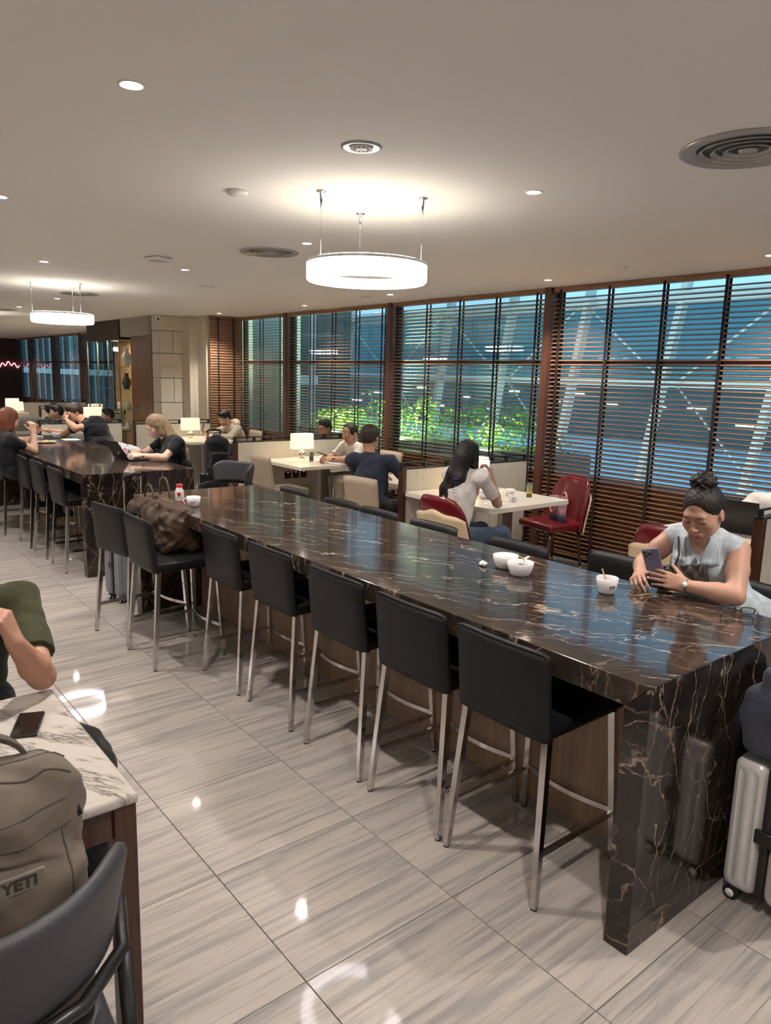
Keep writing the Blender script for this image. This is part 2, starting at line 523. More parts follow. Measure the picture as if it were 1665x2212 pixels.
for k in range(len(POSTS) - 1):
    ya, yb = POSTS[k], POSTS[k + 1]
    post(ya)
    if yb < -1.5: continue
    if 10.5 < (ya + yb) / 2 < 14.9: continue
    if ya > 14: continue
    if ya > 8.5: yb = 10.55
    window(ya + .045, yb - .045)
    nb = names_b[{2: 0, 3: 1, 4: 2, 5: 3, 6: 4}.get(k, 5)] if k >= 2 else names_b[0]
    if k < 7 and k > 1:
        nb = {2: names_b[1], 3: names_b[2], 4: names_b[3], 5: names_b[4], 6: names_b[5]}[k]
    blind(ya + .06, yb - .06, nb, tilt=math.radians({3: -20, 4: 11, 5: -10}.get(k, -8)))
far_b = ['dark blind in the far window bay just past the lit display cabinet', 'dark blind in the second far bay past the display cabinet',
         'dark blind in the third far bay past the display cabinet', 'dark blind at the far end next to the dark end wall']
for q, (ya, yb) in enumerate([(16.7, 19.25), (19.25, 21.8), (21.8, 24.35), (24.35, 26.0)]):
    post(ya); window(ya + .045, yb - .045)
    blind(ya + .06, yb - .06, far_b[q])
window(15.0, 16.6)
blind(15.06, 16.6, 'dark blind partly hidden behind the lit display cabinet')

# closed blind on the short return wall next to the cream pilaster
r = thing('venetian_blind', 'closed reddish brown blind on the short return wall beside the pale pilaster', 'blind', (3.96, 10.5, 0), 0, 'brown venetian blinds of the window wall')
cl_me = None
for k in range(62):
    z = .07 + k * .043
    if cl_me is None:
        rot = Matrix.Rotation(math.radians(62), 3, 'X')
        m = MB(); w_ = .0245
        pts = [(-w_, 0), (0, .0022), (w_, 0), (w_, -.003), (0, -.0008), (-w_, -.003)]
        v = [tuple(rot @ Vector((sy * .29, py, pz))) for sy in (-1, 1) for py, pz in pts]
        o = m.add(v, [(i, (i + 1) % 6, 6 + (i + 1) % 6, 6 + i) for i in range(6)] + [(5, 4, 3, 2, 1, 0), (6, 7, 8, 9, 10, 11)]).build('slat', 'slat_wood', r); cl_me = o.data
    else:
        o = link(bpy.data.objects.new('slat', cl_me)); o.parent = r
    o.location = (0, 0, z)
MB().rbox((-.29, -.03, HC - .05), (.29, .03, HC - .002), .003, 1).build('headrail', 'slat_wood', r)
for q in (-.15, .13):
    MB().box((q - .014, -.034, .04), (q + .014, -.032, HC - .03)).build('ladder_tape', 'tape_brown', r)

# stone pillar: blocks with recessed joints
pr = MB().box((3.125, 11.25, 0), (3.51, 12.1, HC)).build('trim_pillar', 'stone_grey', kind='structure')
rows = [(0.02, .42), (.43, .835), (.845, 1.255), (1.265, 1.67), (1.68, 2.085), (2.095, 2.46), (2.47, 2.715)]
for k, (za, zb) in enumerate(rows):
    cuts = [3.12, 3.345, 3.512] if k % 2 else [3.12, 3.512]
    if k == 6: cuts = [3.12, 3.512]
    for a_, b_ in zip(cuts[:-1], cuts[1:]):
        MB().rbox((a_ + .004 if a_ > 3.13 else a_ - .012, 11.225, za), (b_ - .004 if b_ < 3.5 else b_ + .006, 11.27, zb), .004, 1, False).build('stone_block', 'stone_block', pr)
    MB().rbox((3.104, 11.262, za), (3.13, 11.56, zb), .003, 1, False).build('stone_block', 'stone_block', pr)
MB().box((3.512, 10.95, 0), (3.72, 11.5, HC)).build('trim_pilaster', 'wall_cream', kind='structure')
MB().tube([(3.60, 10.98, 0), (3.60, 10.98, HC)], .035, 12).build('trim_pipe', 'wall_cream', kind='structure')
# grey capital over the walnut panel
MB().rbox((3.07, 11.57, 2.40), (3.66, 13.0, HC), .006, 1, False).build('trim_capital', 'stone_grey', kind='structure')
MB().box((3.11, 11.60, 0), (3.64, 12.60, 2.40)).build('wall_walnut', 'walnut_panel', kind='structure')

# far sign on the dark end wall
sg = thing('neon_sign', 'small pink glowing script sign on the dark end wall', 'sign', (3.72, Y1 - 1.02, 1.88))
emit('pink_glow', (1, .25, .35), 3.0)
pts = []
for k in range(60):
    t = k / 59; pts.append((-.55 + 1.1 * t, -.01, .06 * math.sin(t * 38) + .04 * math.sin(t * 11)))
MB().tube(pts, .012, 5).build('lettering', 'pink_glow', sg)

# ------------------------------------------------------------------ outdoors
plain('apron', (.55, .78, .80), .7, noise=.12, nscale=.25)
plain('steel_white', (.74, .72, .66), .5)
plain('far_building', (.10, .16, .15), .6, noise=.2, nscale=.4)
plain('pale_render', (.45, .47, .40), .85)
plain('planter', (.12, .12, .11), .8)
MB().box((4.9, -60, -4.1), (160, 120, -4.0)).build('ground', 'apron', kind='structure')
tb = thing('terminal_building', 'long grey green building far outside beyond the steel frame', 'building', (70, 30, -4))
MB().box((-3, -90, 0), (3, 90, 5.6)).build('wall', 'far_building', tb)
MB().box((-3.6, -90, 5.6), (3.6, 90, 6.1)).build('roof', 'steel_white', tb)
emit('lit_window', (.9, .95, .8), 1.6)
for k in range(26):
    y = -55 + k * 4.6 + rnd.uniform(-1, 1); z = rnd.choice((2.2, 3.4, 4.4))
    MB().box((-3.15, y, z), (-2.9, y + rnd.uniform(.8, 2.4), z + .28)).build('window', 'lit_window', tb)
plain('tint_facade', (.10, .20, .24), .25, spec=.6)
pane_mat('facade_glass', (.34, .52, .56), .4)
fr = thing('steel_facade_frame', 'pale steel columns, beams and tie rods of the glazed hall outside', 'frame', (14, 10, -4))
def fr_at(x, y, z): return (x - 14, y - 10, z + 4)
ys = [0.6, 3.1, 5.55, 8.05, 10.6, 13.1, 15.6, 18.1, 20.6, 23.1, 25.6, 28.1]
for k, y in enumerate(ys):
    MB().tube([fr_at(14, y + 1.3, -4), fr_at(14, y - .25, 5.2)], 1, flat=(.15, .24)).build('column', 'steel_white', fr)
    if k % 2 == 0 and k < len(ys) - 1:
        node = (13.8, y + .0, 3.75)
        for dy in (-2.4, 2.4):
            MB().tube([fr_at(*node), fr_at(13.8, y + dy, 1.82)], .03, 6).build('tie_rod', 'steel_white', fr)
        MB().tube([fr_at(13.8, y + 2.4, 1.82), fr_at(13.8, y + .1, -.6)], .022, 6).build('tie_rod', 'steel_white', fr)
        MB().lathe([(.0, -.05), (.22, -.05), (.22, .05), (0, .05)], (0, 0, 0), 12)
        MB().rbox((-.45, y - 10.35, 7.65), (-.1, y - 9.65, 7.85), .03, 1).build('bracket', 'steel_white', fr)
MB().box(fr_at(13.9, -20, 3.62), fr_at(14.15, 60, 3.86)).build('beam', 'steel_white', fr)
MB().box(fr_at(13.9, -20, 1.74), fr_at(14.15, 60, 1.88)).build('beam', 'steel_white', fr)
MB().box(fr_at(14.3, -20, 1.9), fr_at(14.32, 60, 3.62)).build('glazing', 'facade_glass', fr)
MB().box(fr_at(14.3, -20, -4), fr_at(14.32, 60, 1.0)).build('glazing', 'pane_low', fr) if False else None
for k, y in enumerate((4, 11, 18)):  # added area lights without fixtures that brighten the steel columns
    gl = bpy.data.lights.new('hall_floodlight', 'AREA'); gl.energy = 75; gl.size = 1.2; gl.color = (1, .93, .74); gl.spread = math.radians(120)
    o = link(bpy.data.objects.new('hall_floodlight', gl)); o.location = (8.5, y, -3.2); o.rotation_euler = (math.radians(112), 0, math.radians(-90))
# small runway lights on the apron
emit('apron_light', (.45, .9, 1), 9)
for k in range(12):
    ll = thing('apron_light', 'tiny bluish lamp on the apron outside', 'lamp', (rnd.uniform(22, 52), rnd.uniform(6, 40), -4.0), 0, 'apron lamps outside')
    MB().lathe([(.10, 0), (.10, .25), (.06, .32), (0, .32)], n=8).build('housing', 'black_metal', ll)
    MB().lathe([(0, .32), (.14, .36), (.14, .5), (0, .54)], n=8).build('bulb', 'apron_light', ll)
# pale outdoor wall by the narrow bay
MB().box((5.2, 10.75, -4), (5.6, 13.5, 5)).build('wall_outdoor', 'pale_render', kind='structure')
plain('teal_render', (.045, .085, .085), .5)
bd = thing('glazed_wing', 'dark teal wing added outside to darken the far windows', 'building', (8.5, 27, -4))  # added wing, blocks the sky so the far windows look darker
MB().box((0, -12.5, 0), (1, 40, 10)).build('wall', 'teal_render', bd)
for k in range(46):
    MB().box((-.12, -12.4 + k * 1.1, 0), (0, -12.28 + k * 1.1, 10)).build('mullion', 'steel_white' if k % 3 == 0 else 'steel_brushed', bd)
MB().box((-.2, -12.5, 5.55), (0, 40, 5.8)).build('ledge', 'steel_white', bd)
# planter with lit foliage
pl = thing('planter', 'long planter box outside the window under the lit plants', 'planter', (5.5, 8.0, -4))
MB().rbox((-.35, -3.6, 0), (.35, 2.1, 4.9), .02, 1).build('trough', 'planter', pl)
a = N('leaf_green'); 
v = a.coord('Object'); a.lk(a.ramp(a.noise(v, 6, 2), [(.3, (.10, .24, .03)), (.7, (.30, .50, .07))]), a.b.inputs['Base Color'])
a.b.inputs['Roughness'].default_value = .45; a.b.inputs['Transmission Weight'].default_value = 0
a.done('leaf_green')
def leaf(m, base, d, L, w, droop):
    d = Vector(d).normalized(); s_ = d.cross(Vector((0, 0, 1))).normalized()
    P = []
    for k in range(5):
        t = k / 4; c = Vector(base) + d * L * t + Vector((0, 0, -droop * t * t)); ww = w * math.sin(PI * min(1, .12 + t * .88)) * .5
        P += [tuple(c - s_ * ww), tuple(c + s_ * ww)]
    m.add(P, [(2 * k, 2 * k + 1, 2 * k + 3, 2 * k + 2) for k in range(4)])
bush_lab = ['low leafy bush outside, leftmost in the planter', 'leafy bush with tall pale stems in the outdoor planter',
            'large arching green plant outside in the bright bay', 'arching green plant outside beside the wooden post',
            'darker leafy bush outside behind the long-haired woman', 'dark leafy bush outside at the right end of the planter']
for k, (y, s_, top) in enumerate([(9.6, .30, 1.22), (8.95, .45, 1.32), (8.0, .55, 1.52), (7.1, .6, 1.55), (6.2, .55, 1.50), (5.3, .5, 1.42)]):
    b = thing('plant', bush_lab[k], 'plant', (5.5, y, .90), 0, 'plants in the planter outside')
    m = MB(); st = MB()
    for q in range(430):
        x = rnd.gauss(0, .17); yy = rnd.gauss(0, s_ * .62); z = (top - .9) * (rnd.uniform(-.1, .9) * math.exp(-(yy / s_) ** 2 * .5))
        an = rnd.uniform(0, 2 * PI); leaf(m, (x, yy, z), (math.cos(an), math.sin(an), rnd.uniform(.2, 1.1)), rnd.uniform(.07, .14), .035, .02)
    for q in range(4):
        yy = rnd.uniform(-s_, s_); x = rnd.uniform(-.15, .15); h = (top - .9) * rnd.uniform(.8, 1.2)
        an = rnd.choice((-1, 1)); 
        P = [(x, yy + an * .0, 0)] + [(x + .02 * t, yy + an * .22 * (t / 6) ** 1.6, h * math.sin(t / 6 * 1.9)) for t in range(1, 7)]
        st.tube(P, .006, 4)
        for t in range(2, 7):
            for g in (-1, 1): leaf(m, P[t], (g * .6, an * .8, .3), .17, .045, .08)
    m.build('foliage', 'leaf_green', b, fix=False); st.build('stem', 'leaf_green', b)
for k, y in enumerate((5.6, 7.4, 9.0)):
    gl = bpy.data.lights.new('plant_spotlight', 'AREA'); gl.energy = (22, 80, 80)[k]; gl.size = .25; gl.color = (.95, 1, .62)
    o = link(bpy.data.objects.new('plant_spotlight', gl)); o.location = (5.05, y, .95); o.rotation_euler = (PI * .80, 0, -PI / 2)
    props(o)
# ------------------------------------------------------------------ marble counters
def counter(label, loc, L=4.16, W=1.0, h=.902):
    t = thing('counter_table', label, 'table', loc, 0, 'long dark marble counter tables')
    T = .086
    def prism(prof, x0, x1):      # mitred slab: profile in the y-z plane, edges eased a little
        bm = bmesh.new()
        A = [bm.verts.new((x0, y, z)) for y, z in prof]; B = [bm.verts.new((x1, y, z)) for y, z in prof]; n = len(prof)
        bm.faces.new(A); bm.faces.new(B[::-1])
        for i in range(n): bm.faces.new((A[i], B[i], B[(i + 1) % n], A[(i + 1) % n]))
        bmesh.ops.recalc_face_normals(bm, faces=bm.faces)
        bmesh.ops.bevel(bm, geom=bm.edges[:], offset=.0018, segments=1, affect='EDGES')
        bm.verts.index_update(); m = MB(); m.add([v.co[:] for v in bm.verts], [[v.index for v in f.verts] for f in bm.faces]); bm.free(); return m
    g = .0004
    prism([(g, h), (L - g, h), (L - T - g, h - T), (T + g, h - T)], 0, W).build('tabletop', 'emperador', t)
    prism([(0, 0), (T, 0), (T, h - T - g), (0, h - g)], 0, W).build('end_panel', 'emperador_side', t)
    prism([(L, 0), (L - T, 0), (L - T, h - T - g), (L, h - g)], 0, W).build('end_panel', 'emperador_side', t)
    c = MB().box((.475, T, .0), (.525, L - T, h - T)).build('centre_panel', 'plinth_oak', t)
    return t
counter('long black marble counter in front, with white bowls and a cup on it', (0, 0, 0))
counter('black marble counter farther back where people eat and type', (0, 5.33, 0))

# ------------------------------------------------------------------ bar stools
def make_stool(label):
    t = thing('bar_stool', label, 'stool', (0, 0, 0), 0, 'black leather bar stools with chrome legs')
    # frame origin: floor centre, +x faces the counter
    m = MB()
    def seat(u, v):
        x = -.215 + .43 * u; y = -.215 + .43 * v
        return (x, y, .645 - .010 * math.sin(PI * u) * math.sin(PI * v))
    MB().rbox((-.205, -.212, .612), (.225, .212, .655), .014, 3).build('seat', 'leather_black', t)
    MB().rbox((-.19, -.19, .592), (.21, .19, .6125), .004, 1).build('seat_frame', 'black_metal', t)
    def back(u, v):
        y = -.214 + .428 * u; z = .600 + .318 * v
        x = -.208 - .034 * v - .010 * math.cos((u - .5) * PI) * v + .012 * (abs(2 * u - 1) ** 6)
        return (x, y * (1 - .03 * v), z - .010 * (abs(2 * u - 1) ** 8) * v)
    def th(u, v):
        e = min(1, min(u, 1 - u) * 14 + .35) * min(1, (1 - v) * 9 + .4)
        return .036 * e
    bk = MB().sheet(back, 20, 12, th).build('backrest', 'leather_black', t)
    sm = MB().tube([Vector(back(u / 16, 1)) + Vector((-.012, 0, .0)) for u in range(17)], .0022, 5)
    sm.build('seam', 'leather_black', bk)
    for sx, sy in ((-1, -1), (-1, 1), (1, -1), (1, 1)):
        top = (-.185 if sx < 0 else .195, sy * .185, .60); bot = (-.235 if sx < 0 else .222, sy * .217, 0.006)
        l = MB().tube([top, bot], [1.0, .82], flat=(.027, .027)).build('leg', 'chrome', t)
        MB().lathe([(.012, 0), (.012, .007)], (bot[0], bot[1], 0), 8).build('foot_cap', 'black_rubber', l)
    for sy in (-1, 1):
        MB().tube([(-.222, sy * .206, .19), (.214, sy * .206, .19)], 1, flat=(.012, .020)).build('side_rail', 'chrome', t)
    P = [(.214 - .035 * math.sin(PI * k / 10), -.206 + .412 * k / 10, .20) for k in range(11)]
    MB().tube(P, 1, flat=(.012, .020)).build('footrest', 'chrome', t)
    return t
stool = make_stool('x'); st_used = []
L_ = [((.165, .532), 0, 'nearest black bar stool in front of the near end of the counter'),
      ((.165, 1.015), 0, 'second black bar stool along the near side of the front counter, counting from the camera'),
      ((.17, 1.537), 0, 'third black bar stool along the near side of the front counter, counting from the camera'),
      ((.175, 2.123), 0, 'fourth black bar stool along the near side of the front counter, counting from the camera'),
      ((.165, 2.66), 0, 'black bar stool just right of the one holding the brown duffel bag'),
      ((-.08, 3.255), 0, 'black bar stool with the brown duffel bag on its seat'),
      ((-.10, 3.775), math.radians(9), 'black bar stool half hidden behind the duffel bag stool')]
for (x, y), rz, lab in L_: place(stool, st_used, (x, y, 0), rz, lab)
F_ = [((.13, 5.80), 'black bar stool nearest the corner of the farther counter'),
      ((.13, 6.42), 'middle of the three empty black bar stools at the farther counter'),
      ((.12, 6.95), 'empty black bar stool closest to the red-haired woman'),
      ((.05, 7.75), 'black bar stool under the red-haired woman')]
for (x, y), lab in F_: place(stool, st_used, (x, y, 0), 0, lab)
R_ = [((.86, 3.72, 180), 'black stool across the front counter, farthest of that side'),
      ((.86, 3.11, 180), 'second farthest black stool across the front counter'),
      ((.86, 2.68, 180), 'black stool across the counter, below the man in the navy shirt'),
      ((.86, 2.14, 180), 'black stool across the counter, below the red and cream chair'),
      ((.90, 1.50, 180), 'black stool across the counter behind the two white bowls'),
      ((1.10, .97, 180), 'black stool across the counter, left of the woman in denim'),
      ((1.17, .335, 172), 'black stool on which the woman in denim sits'),
      ((.92, 5.95, 180), 'black stool on which the blonde woman sits'),
      ((.92, 8.30, 180), 'black stool on which the eating man sits'),
      ((.90, 7.10, 180), 'black stool across the farther counter between the eater and the blonde woman')]
for (x, y, rz), lab in R_: place(stool, st_used, (x, y, 0), math.radians(rz), lab)

# ------------------------------------------------------------------ ceiling fittings
emit('ring_up', (1, .88, .70), 7.5)
def ring_pendant(label, x, y, phi):
    t = thing('ring_pendant', label, 'lamp', (x, y, HC), 0, 'glowing ring pendants')
    R_o, R_i = .332, .262
    zt, zb = -.335, -.425
    MB().lathe([(R_o - .012, zt + .004), (R_o, zt), (R_o, zt + .014), (R_o - .012, zt + .016), (R_i + .01, zt + .016), (R_i, zt + .012), (R_i, zt)], n=72, closed=True).build('housing', 'white_plastic', t)
    MB().lathe([(R_o - .001, zt), (R_o - .001, zb + .01), (R_o - .01, zb), (R_i + .01, zb), (R_i, zb + .01), (R_i, zb + .052), (R_i + .02, zb + .052), (R_i + .02, zt)], n=72, closed=True).build('diffuser', 'ring_glow', t)
    MB().lathe([(R_i - .001, zb + .053), (R_i + .019, zb + .053), (R_i + .019, zt + .001), (R_i - .001, zt + .001)], n=72, closed=True).build('inner_band', 'stone_grey', t)
    MB().lathe([(R_i + .004, zt + .017), (R_o - .016, zt + .017), (R_o - .016, zt + .0185), (R_i + .004, zt + .0185)], n=48, closed=True).build('uplight', 'ring_up', t)
    for k in range(3):
        a_ = phi + k * 2 * PI / 3; r_ = .31; p = (r_ * math.cos(a_), r_ * math.sin(a_))
        c = MB().lathe([(0, 0), (.026, -.001), (.026, -.006), (.008, -.009), (.0065, -.055), (.004, -.060), (.004, -.085), (0, -.086)], (p[0], p[1], 0), 14).build('ceiling_cup', 'chrome', t)
        MB().tube([(p[0], p[1], -.08), (p[0], p[1], zt + .014)], .0016, 5).build('wire', 'chrome', t)
    return t
ring_pendant('big glowing ring pendant above the front counter', .65, 2.28, math.radians(181))
ring_pendant('smaller looking glowing ring pendant above the farther counter', .64, 7.95, math.radians(172))
for x, y in ((-1.9, -4.2), (3.0, -3.0), (-4.2, .3), (-4.2, 6.1), (.65, -3.4), (.65, 13.6), (-4.2, -2.6), (-4.2, 3.2), (-4.2, 9.0), (-4.2, 15.0), (.65, 19.3)):  # extra pendants added out of view for soft fill light
    ring_pendant('glowing ring pendant added out of view to fill the hall with light', x, y, .4)['group'] = 'added fill ring pendants out of view'

def downlight(x, y, label, w=1.0, grp='small recessed downlights', vis=True):
    t = thing('downlight', label, 'lamp', (x, y, HC), 0, grp)
    MB().lathe([(.030, .012), (.030, -.001), (.041, -.004), (.046, -.003), (.046, 0)], n=24).build('trim_ring', 'white_plastic', t)
    MB().lathe([(0, -.0005), (.029, -.0005), (.029, .002), (0, .002)], n=20).build('bulb', 'down_glow', t)
    l = bpy.data.lights.new('downlight_beam', 'SPOT'); l.energy = DOWN_W * w; l.spot_size = math.radians(115); l.spot_blend = .7
    l.color = (1, .92, .85); l.shadow_soft_size = .03
    o = link(bpy.data.objects.new('downlight_beam', l)); o.parent = t; o.location = (0, 0, -.008)
    return t
DL = [(-.91, 1.55, 'lit downlight at the upper left above the aisle'), (1.123, 1.53, 'lit downlight right of the big ring pendant'),
      (1.13, 3.63, 'lit downlight just right of the large round ceiling vent'), (1.107, 5.67, 'lit downlight left of the round ceiling vent'),
      (1.119, 7.79, 'lit downlight right of the farther ring pendant'), (1.096, 9.79, 'lit downlight below the farther ring wires'),
      (1.083, 11.8, 'lit downlight at the far left edge of the ceiling'), (3.72, 7.69, 'lit downlight near the window wall above the bright blind'),
      (3.747, 3.55, 'lit downlight near the window wall above the wooden post'), (3.70, 19.9, 'distant downlight above the far windows'),
      (3.51, 23.4, 'distant downlight next to the dark end wall'), (3.89, 16.0, 'tiny distant downlight left of the grey capital'),
      (-.865, 3.69, 'lit downlight cut by the left edge of the photo'), (.007, 6.19, 'dim white downlight at the left above the farther counter')]
for x, y, lab in DL: downlight(x, y, lab, .5 if lab.startswith('dim') else 1)
for x, y in ((-.9, -.6), (1.12, -.6), (3.7, 1.5), (3.7, -.8), (3.6, 5.7), (3.6, 10.0), (-.9, 5.8), (-.9, 7.9), (-3, 1.5), (-3, 5), (-3, 9), (1.1, 14), (1.1, 17), (1.1, 20), (3.5, 13.2 + 2.4), (-1.0, 12), (-2.6, -2.5)):  # extra downlights added out of view to raise the room light
    downlight(x, y, 'recessed downlight added out of view to fill the hall with light', DOWN_FILL, 'added fill downlights out of view')

def vent(x, y, label, R=.22):
    t = thing('ceiling_vent', label, 'vent', (x, y, HC), 0, 'round ceiling air vents')
    MB().lathe([(R * .99, 0), (R, -.006), (R * .96, -.012), (R * .80, -.010), (R * .74, .004), (R * .74, .02), (R * .99, .02)], n=56, closed=True).build('rim', 'grille_grey', t)
    for k, r_ in enumerate((.60, .42, .24)):
        MB().lathe([(R * r_, .012), (R * (r_ + .11), -.016), (R * (r_ + .12), -.014), (R * (r_ + .02), .014)], n=48, closed=True).build('louvre_ring', 'grille_grey', t)
    MB().lathe([(0, -.016), (R * .13, -.014), (R * .15, -.008), (R * .12, .004), (0, .004)], n=30).build('hub', 'grille_grey', t)
    MB().lathe([(0, .0), (R * .75, .0), (R * .75, -.0005), (0, -.0005)], n=30).build('backing', 'black_metal', t)
    return t
vent(1.18, .48, 'large round metal air vent cut by the right edge of the photo', .26)
vent(1.125, 4.16, 'round metal air vent left of the big ring pendant', .23)
vent(1.098, 8.80, 'round metal air vent beside the farther ring pendant', .23)
vent(1.0, 12.6, 'round metal air vent at the far left of the ceiling', .23)
def disc(x, y, label, R=.06, h=.02, mat='white_plastic'):
    t = thing('ceiling_speaker', label, 'ceiling fitting', (x, y, HC), 0, 'round ceiling discs')
    MB().lathe([(R, 0), (R, -h * .6), (R * .9, -h), (0, -h * 1.05)], n=30).build('cover', mat, t)
    return t
disc(.032, 2.6, 'plain white ceiling disc left of the ring pendant', .055)
disc(1.834, 6.75, 'flat white ceiling disc below the round vent', .08, .012)
disc(3.561, 6.12, 'small ceiling disc near the windows below the ring pendant', .06, .012)
disc(3.499, 2.6, 'small ceiling disc near the windows at the right', .05, .012)
disc(3.564, 9.5, 'small ceiling disc close to the closed corner blind', .06, .012)
t = thing('ceiling_speaker', 'round grey ceiling fitting with a perforated centre in front of the ring', 'ceiling fitting', (.048, 1.546, HC), 0)
MB().lathe([(.085, 0), (.085, -.004), (.070, -.008), (.058, -.004), (.050, .0)], n=40).build('trim_ring', 'grille_grey', t)
MB().lathe([(.050, -.001), (.046, -.010), (0, -.012)], n=30).build('grille', 'white_plastic', t)
for k in range(10):
    a_ = k * PI / 5; MB().lathe([(0, -.0135), (.004, -.0125), (.004, -.010)], (.03 * math.cos(a_), .03 * math.sin(a_), 0), 8).build('hole', 'black_metal', t)
t = thing('ceiling_sensor', 'square white smoke sensor left of the round vent', 'sensor', (.632, 5.13, HC), .35)
MB().rbox((-.085, -.085, -.03), (.085, .085, 0), .012, 2).build('body', 'white_plastic', t)
MB().rbox((-.06, -.06, -.034), (.06, .06, -.0295), .004, 1).build('vent_plate', 'grille_grey', t)
t = thing('security_camera', 'small white dome camera on top of the stone pillar', 'camera', (3.08, 11.2, HC - .06), 0)
MB().lathe([(.035, .06), (.035, .02), (.03, 0)], n=20).build('bracket', 'white_plastic', t)
MB().lathe([(0, -.045), (.02, -.04), (.035, -.02), (.04, 0), (.035, .018), (0, .02)], n=20).build('housing', 'white_plastic', t)
MB().lathe([(0, -.02), (.015, -.016), (.02, 0), (.015, .016), (0, .02)], (-.01, -.03, -.012), 14).build('lens', 'black_metal', t)
# ------------------------------------------------------------------ soft bodies: distance field -> closed surface
class Blob:
    def __init__(s, vox, k=.02):
        s.vox = vox; s.k = k; s.ops = []
    @staticmethod
    def fr(yaw=0, pitch=0, roll=0):
        return np.array((Matrix.Rotation(yaw, 3, 'Z') @ Matrix.Rotation(pitch, 3, 'X') @ Matrix.Rotation(roll, 3, 'Y')), float)
    def _add(s, fn, lo, hi, k, mode='u'):
        s.ops.append((fn, np.array(lo, float), np.array(hi, float), s.k if k is None else k, mode)); return s
    def cone(s, a, b, ra, rb, k=None, mode='u'):
        a = np.array(a, float); b = np.array(b, float); ba = b - a; L2 = max(ba @ ba, 1e-12)
        def fn(P):
            h = np.clip(((P - a) @ ba) / L2, 0, 1)
            return np.linalg.norm(P - a - h[..., None] * ba, axis=-1) - (ra + (rb - ra) * h)
        R = max(ra, rb)
        return s._add(fn, np.minimum(a, b) - R, np.maximum(a, b) + R, k, mode)
    def chain(s, pts, rs, k=None, mode='u'):
        for i in range(len(pts) - 1): s.cone(pts[i], pts[i + 1], rs[i], rs[i + 1], k, mode)
        return s
    def flat(s, a, b, ra, rb, rd=.006, k=None, mode='u'):
        """tapered cylinder with flat ends (cuffs, hems)"""
        a = np.array(a, float); b = np.array(b, float); L = np.linalg.norm(b - a); u = (b - a) / L
        def fn(P):
            d = P - a; t = d @ u; rad = np.linalg.norm(d - t[..., None] * u, axis=-1)
            q = rad - (ra + (rb - ra) * np.clip(t / L, 0, 1))
            return np.maximum(q, np.maximum(-t, t - L)) 
        R = max(ra, rb)
        return s._add(fn, np.minimum(a, b) - R, np.maximum(a, b) + R, k, mode)
    def ell(s, c, r, M=None, k=None, mode='u'):
        c = np.array(c, float); r = np.array(r, float); Mi = np.eye(3) if M is None else np.array(M, float)
        def fn(P):
            q = (P - c) @ Mi; k0 = np.linalg.norm(q / r, axis=-1); k1 = np.linalg.norm(q / (r * r), axis=-1) + 1e-9
            return k0 * (k0 - 1) / k1
        R = np.abs(Mi) @ r
        return s._add(fn, c - R, c + R, k, mode)
    def box(s, c, h, M=None, rd=.01, k=None, mode='u'):
        c = np.array(c, float); h = np.array(h, float); Mi = np.eye(3) if M is None else np.array(M, float)
        def fn(P):
            q = np.abs((P - c) @ Mi) - (h - rd)
            return np.linalg.norm(np.maximum(q, 0), axis=-1) + np.minimum(q.max(-1), 0) - rd
        R = np.abs(Mi) @ h
        return s._add(fn, c - R, c + R, k, mode)
    def cut(s, p, n, k=.002):
        """remove everything on the side of the plane that n points to"""
        p = np.array(p, float); n = np.array(n, float); n /= np.linalg.norm(n)
        return s._add(lambda P: -((P - p) @ n), [-1e9] * 3, [1e9] * 3, k, 'd')
    def warp(s, fn):
        """add fn(P) to the field (folds, strands)"""
        return s._add(fn, [-1e9] * 3, [1e9] * 3, 0, 'w')
    @staticmethod
    def comb(F, D, k, mode):
        if mode == 'u':
            if k <= 0: return np.minimum(F, D)
            h = np.maximum(k - np.abs(F - D), 0) / k
            return np.minimum(F, D) - h * h * k * .25
        if mode == 'd':
            h = np.maximum(k - np.abs(F + D), 0) / max(k, 1e-9)
            return np.maximum(F, -D) + h * h * k * .25
        if mode == 'i': return np.maximum(F, D)
        return F + D
    def at(s, P):
        P = np.asarray(P, float); F = np.full(P.shape[:-1], 1.0)
        for fn, lo, hi, k, mode in s.ops: F = s.comb(F, fn(P), k, mode)
        return F
    def mesh(s):
        v = s.vox
        us = [o for o in s.ops if o[4] == 'u']
        lo = np.min([o[1] for o in us], 0) - 3 * v - .01; hi = np.max([o[2] for o in us], 0) + 3 * v + .01
        ax = [np.arange(lo[i], hi[i] + v, v) for i in range(3)]
        n = [len(q) for q in ax]
        F = np.full(n, .05, np.float32)
        for fn, a, b, k, mode in s.ops:
            mg = k + 3 * v
            i0 = [max(0, int((max(a[i] - mg, lo[i]) - lo[i]) / v)) for i in range(3)]
            i1 = [min(n[i], int((min(b[i] + mg, hi[i]) - lo[i]) / v) + 2) for i in range(3)]
            if any(i1[i] <= i0[i] for i in range(3)): continue
            sl = tuple(slice(i0[i], i1[i]) for i in range(3))
            sub = F[sl]
            if mode == 'u':
                P = np.stack(np.meshgrid(*[ax[i][i0[i]:i1[i]] for i in range(3)], indexing='ij'), -1)
                F[sl] = s.comb(sub, fn(P), k, mode)
            else:
                near = np.abs(sub) < max(.03, k + 2 * v) if mode != 'd' else sub < .04
                idx = np.nonzero(near)
                if not len(idx[0]): continue
                P = np.stack([ax[i][i0[i] + idx[i]] for i in range(3)], -1)
                sub[idx] = s.comb(sub[idx], fn(P), k, mode)
        S = F < 0
        c = np.zeros([q - 1 for q in n], np.int8)
        for dx in (0, 1):
            for dy in (0, 1):
                for dz in (0, 1):
                    c += S[dx:n[0] - 1 + dx, dy:n[1] - 1 + dy, dz:n[2] - 1 + dz]
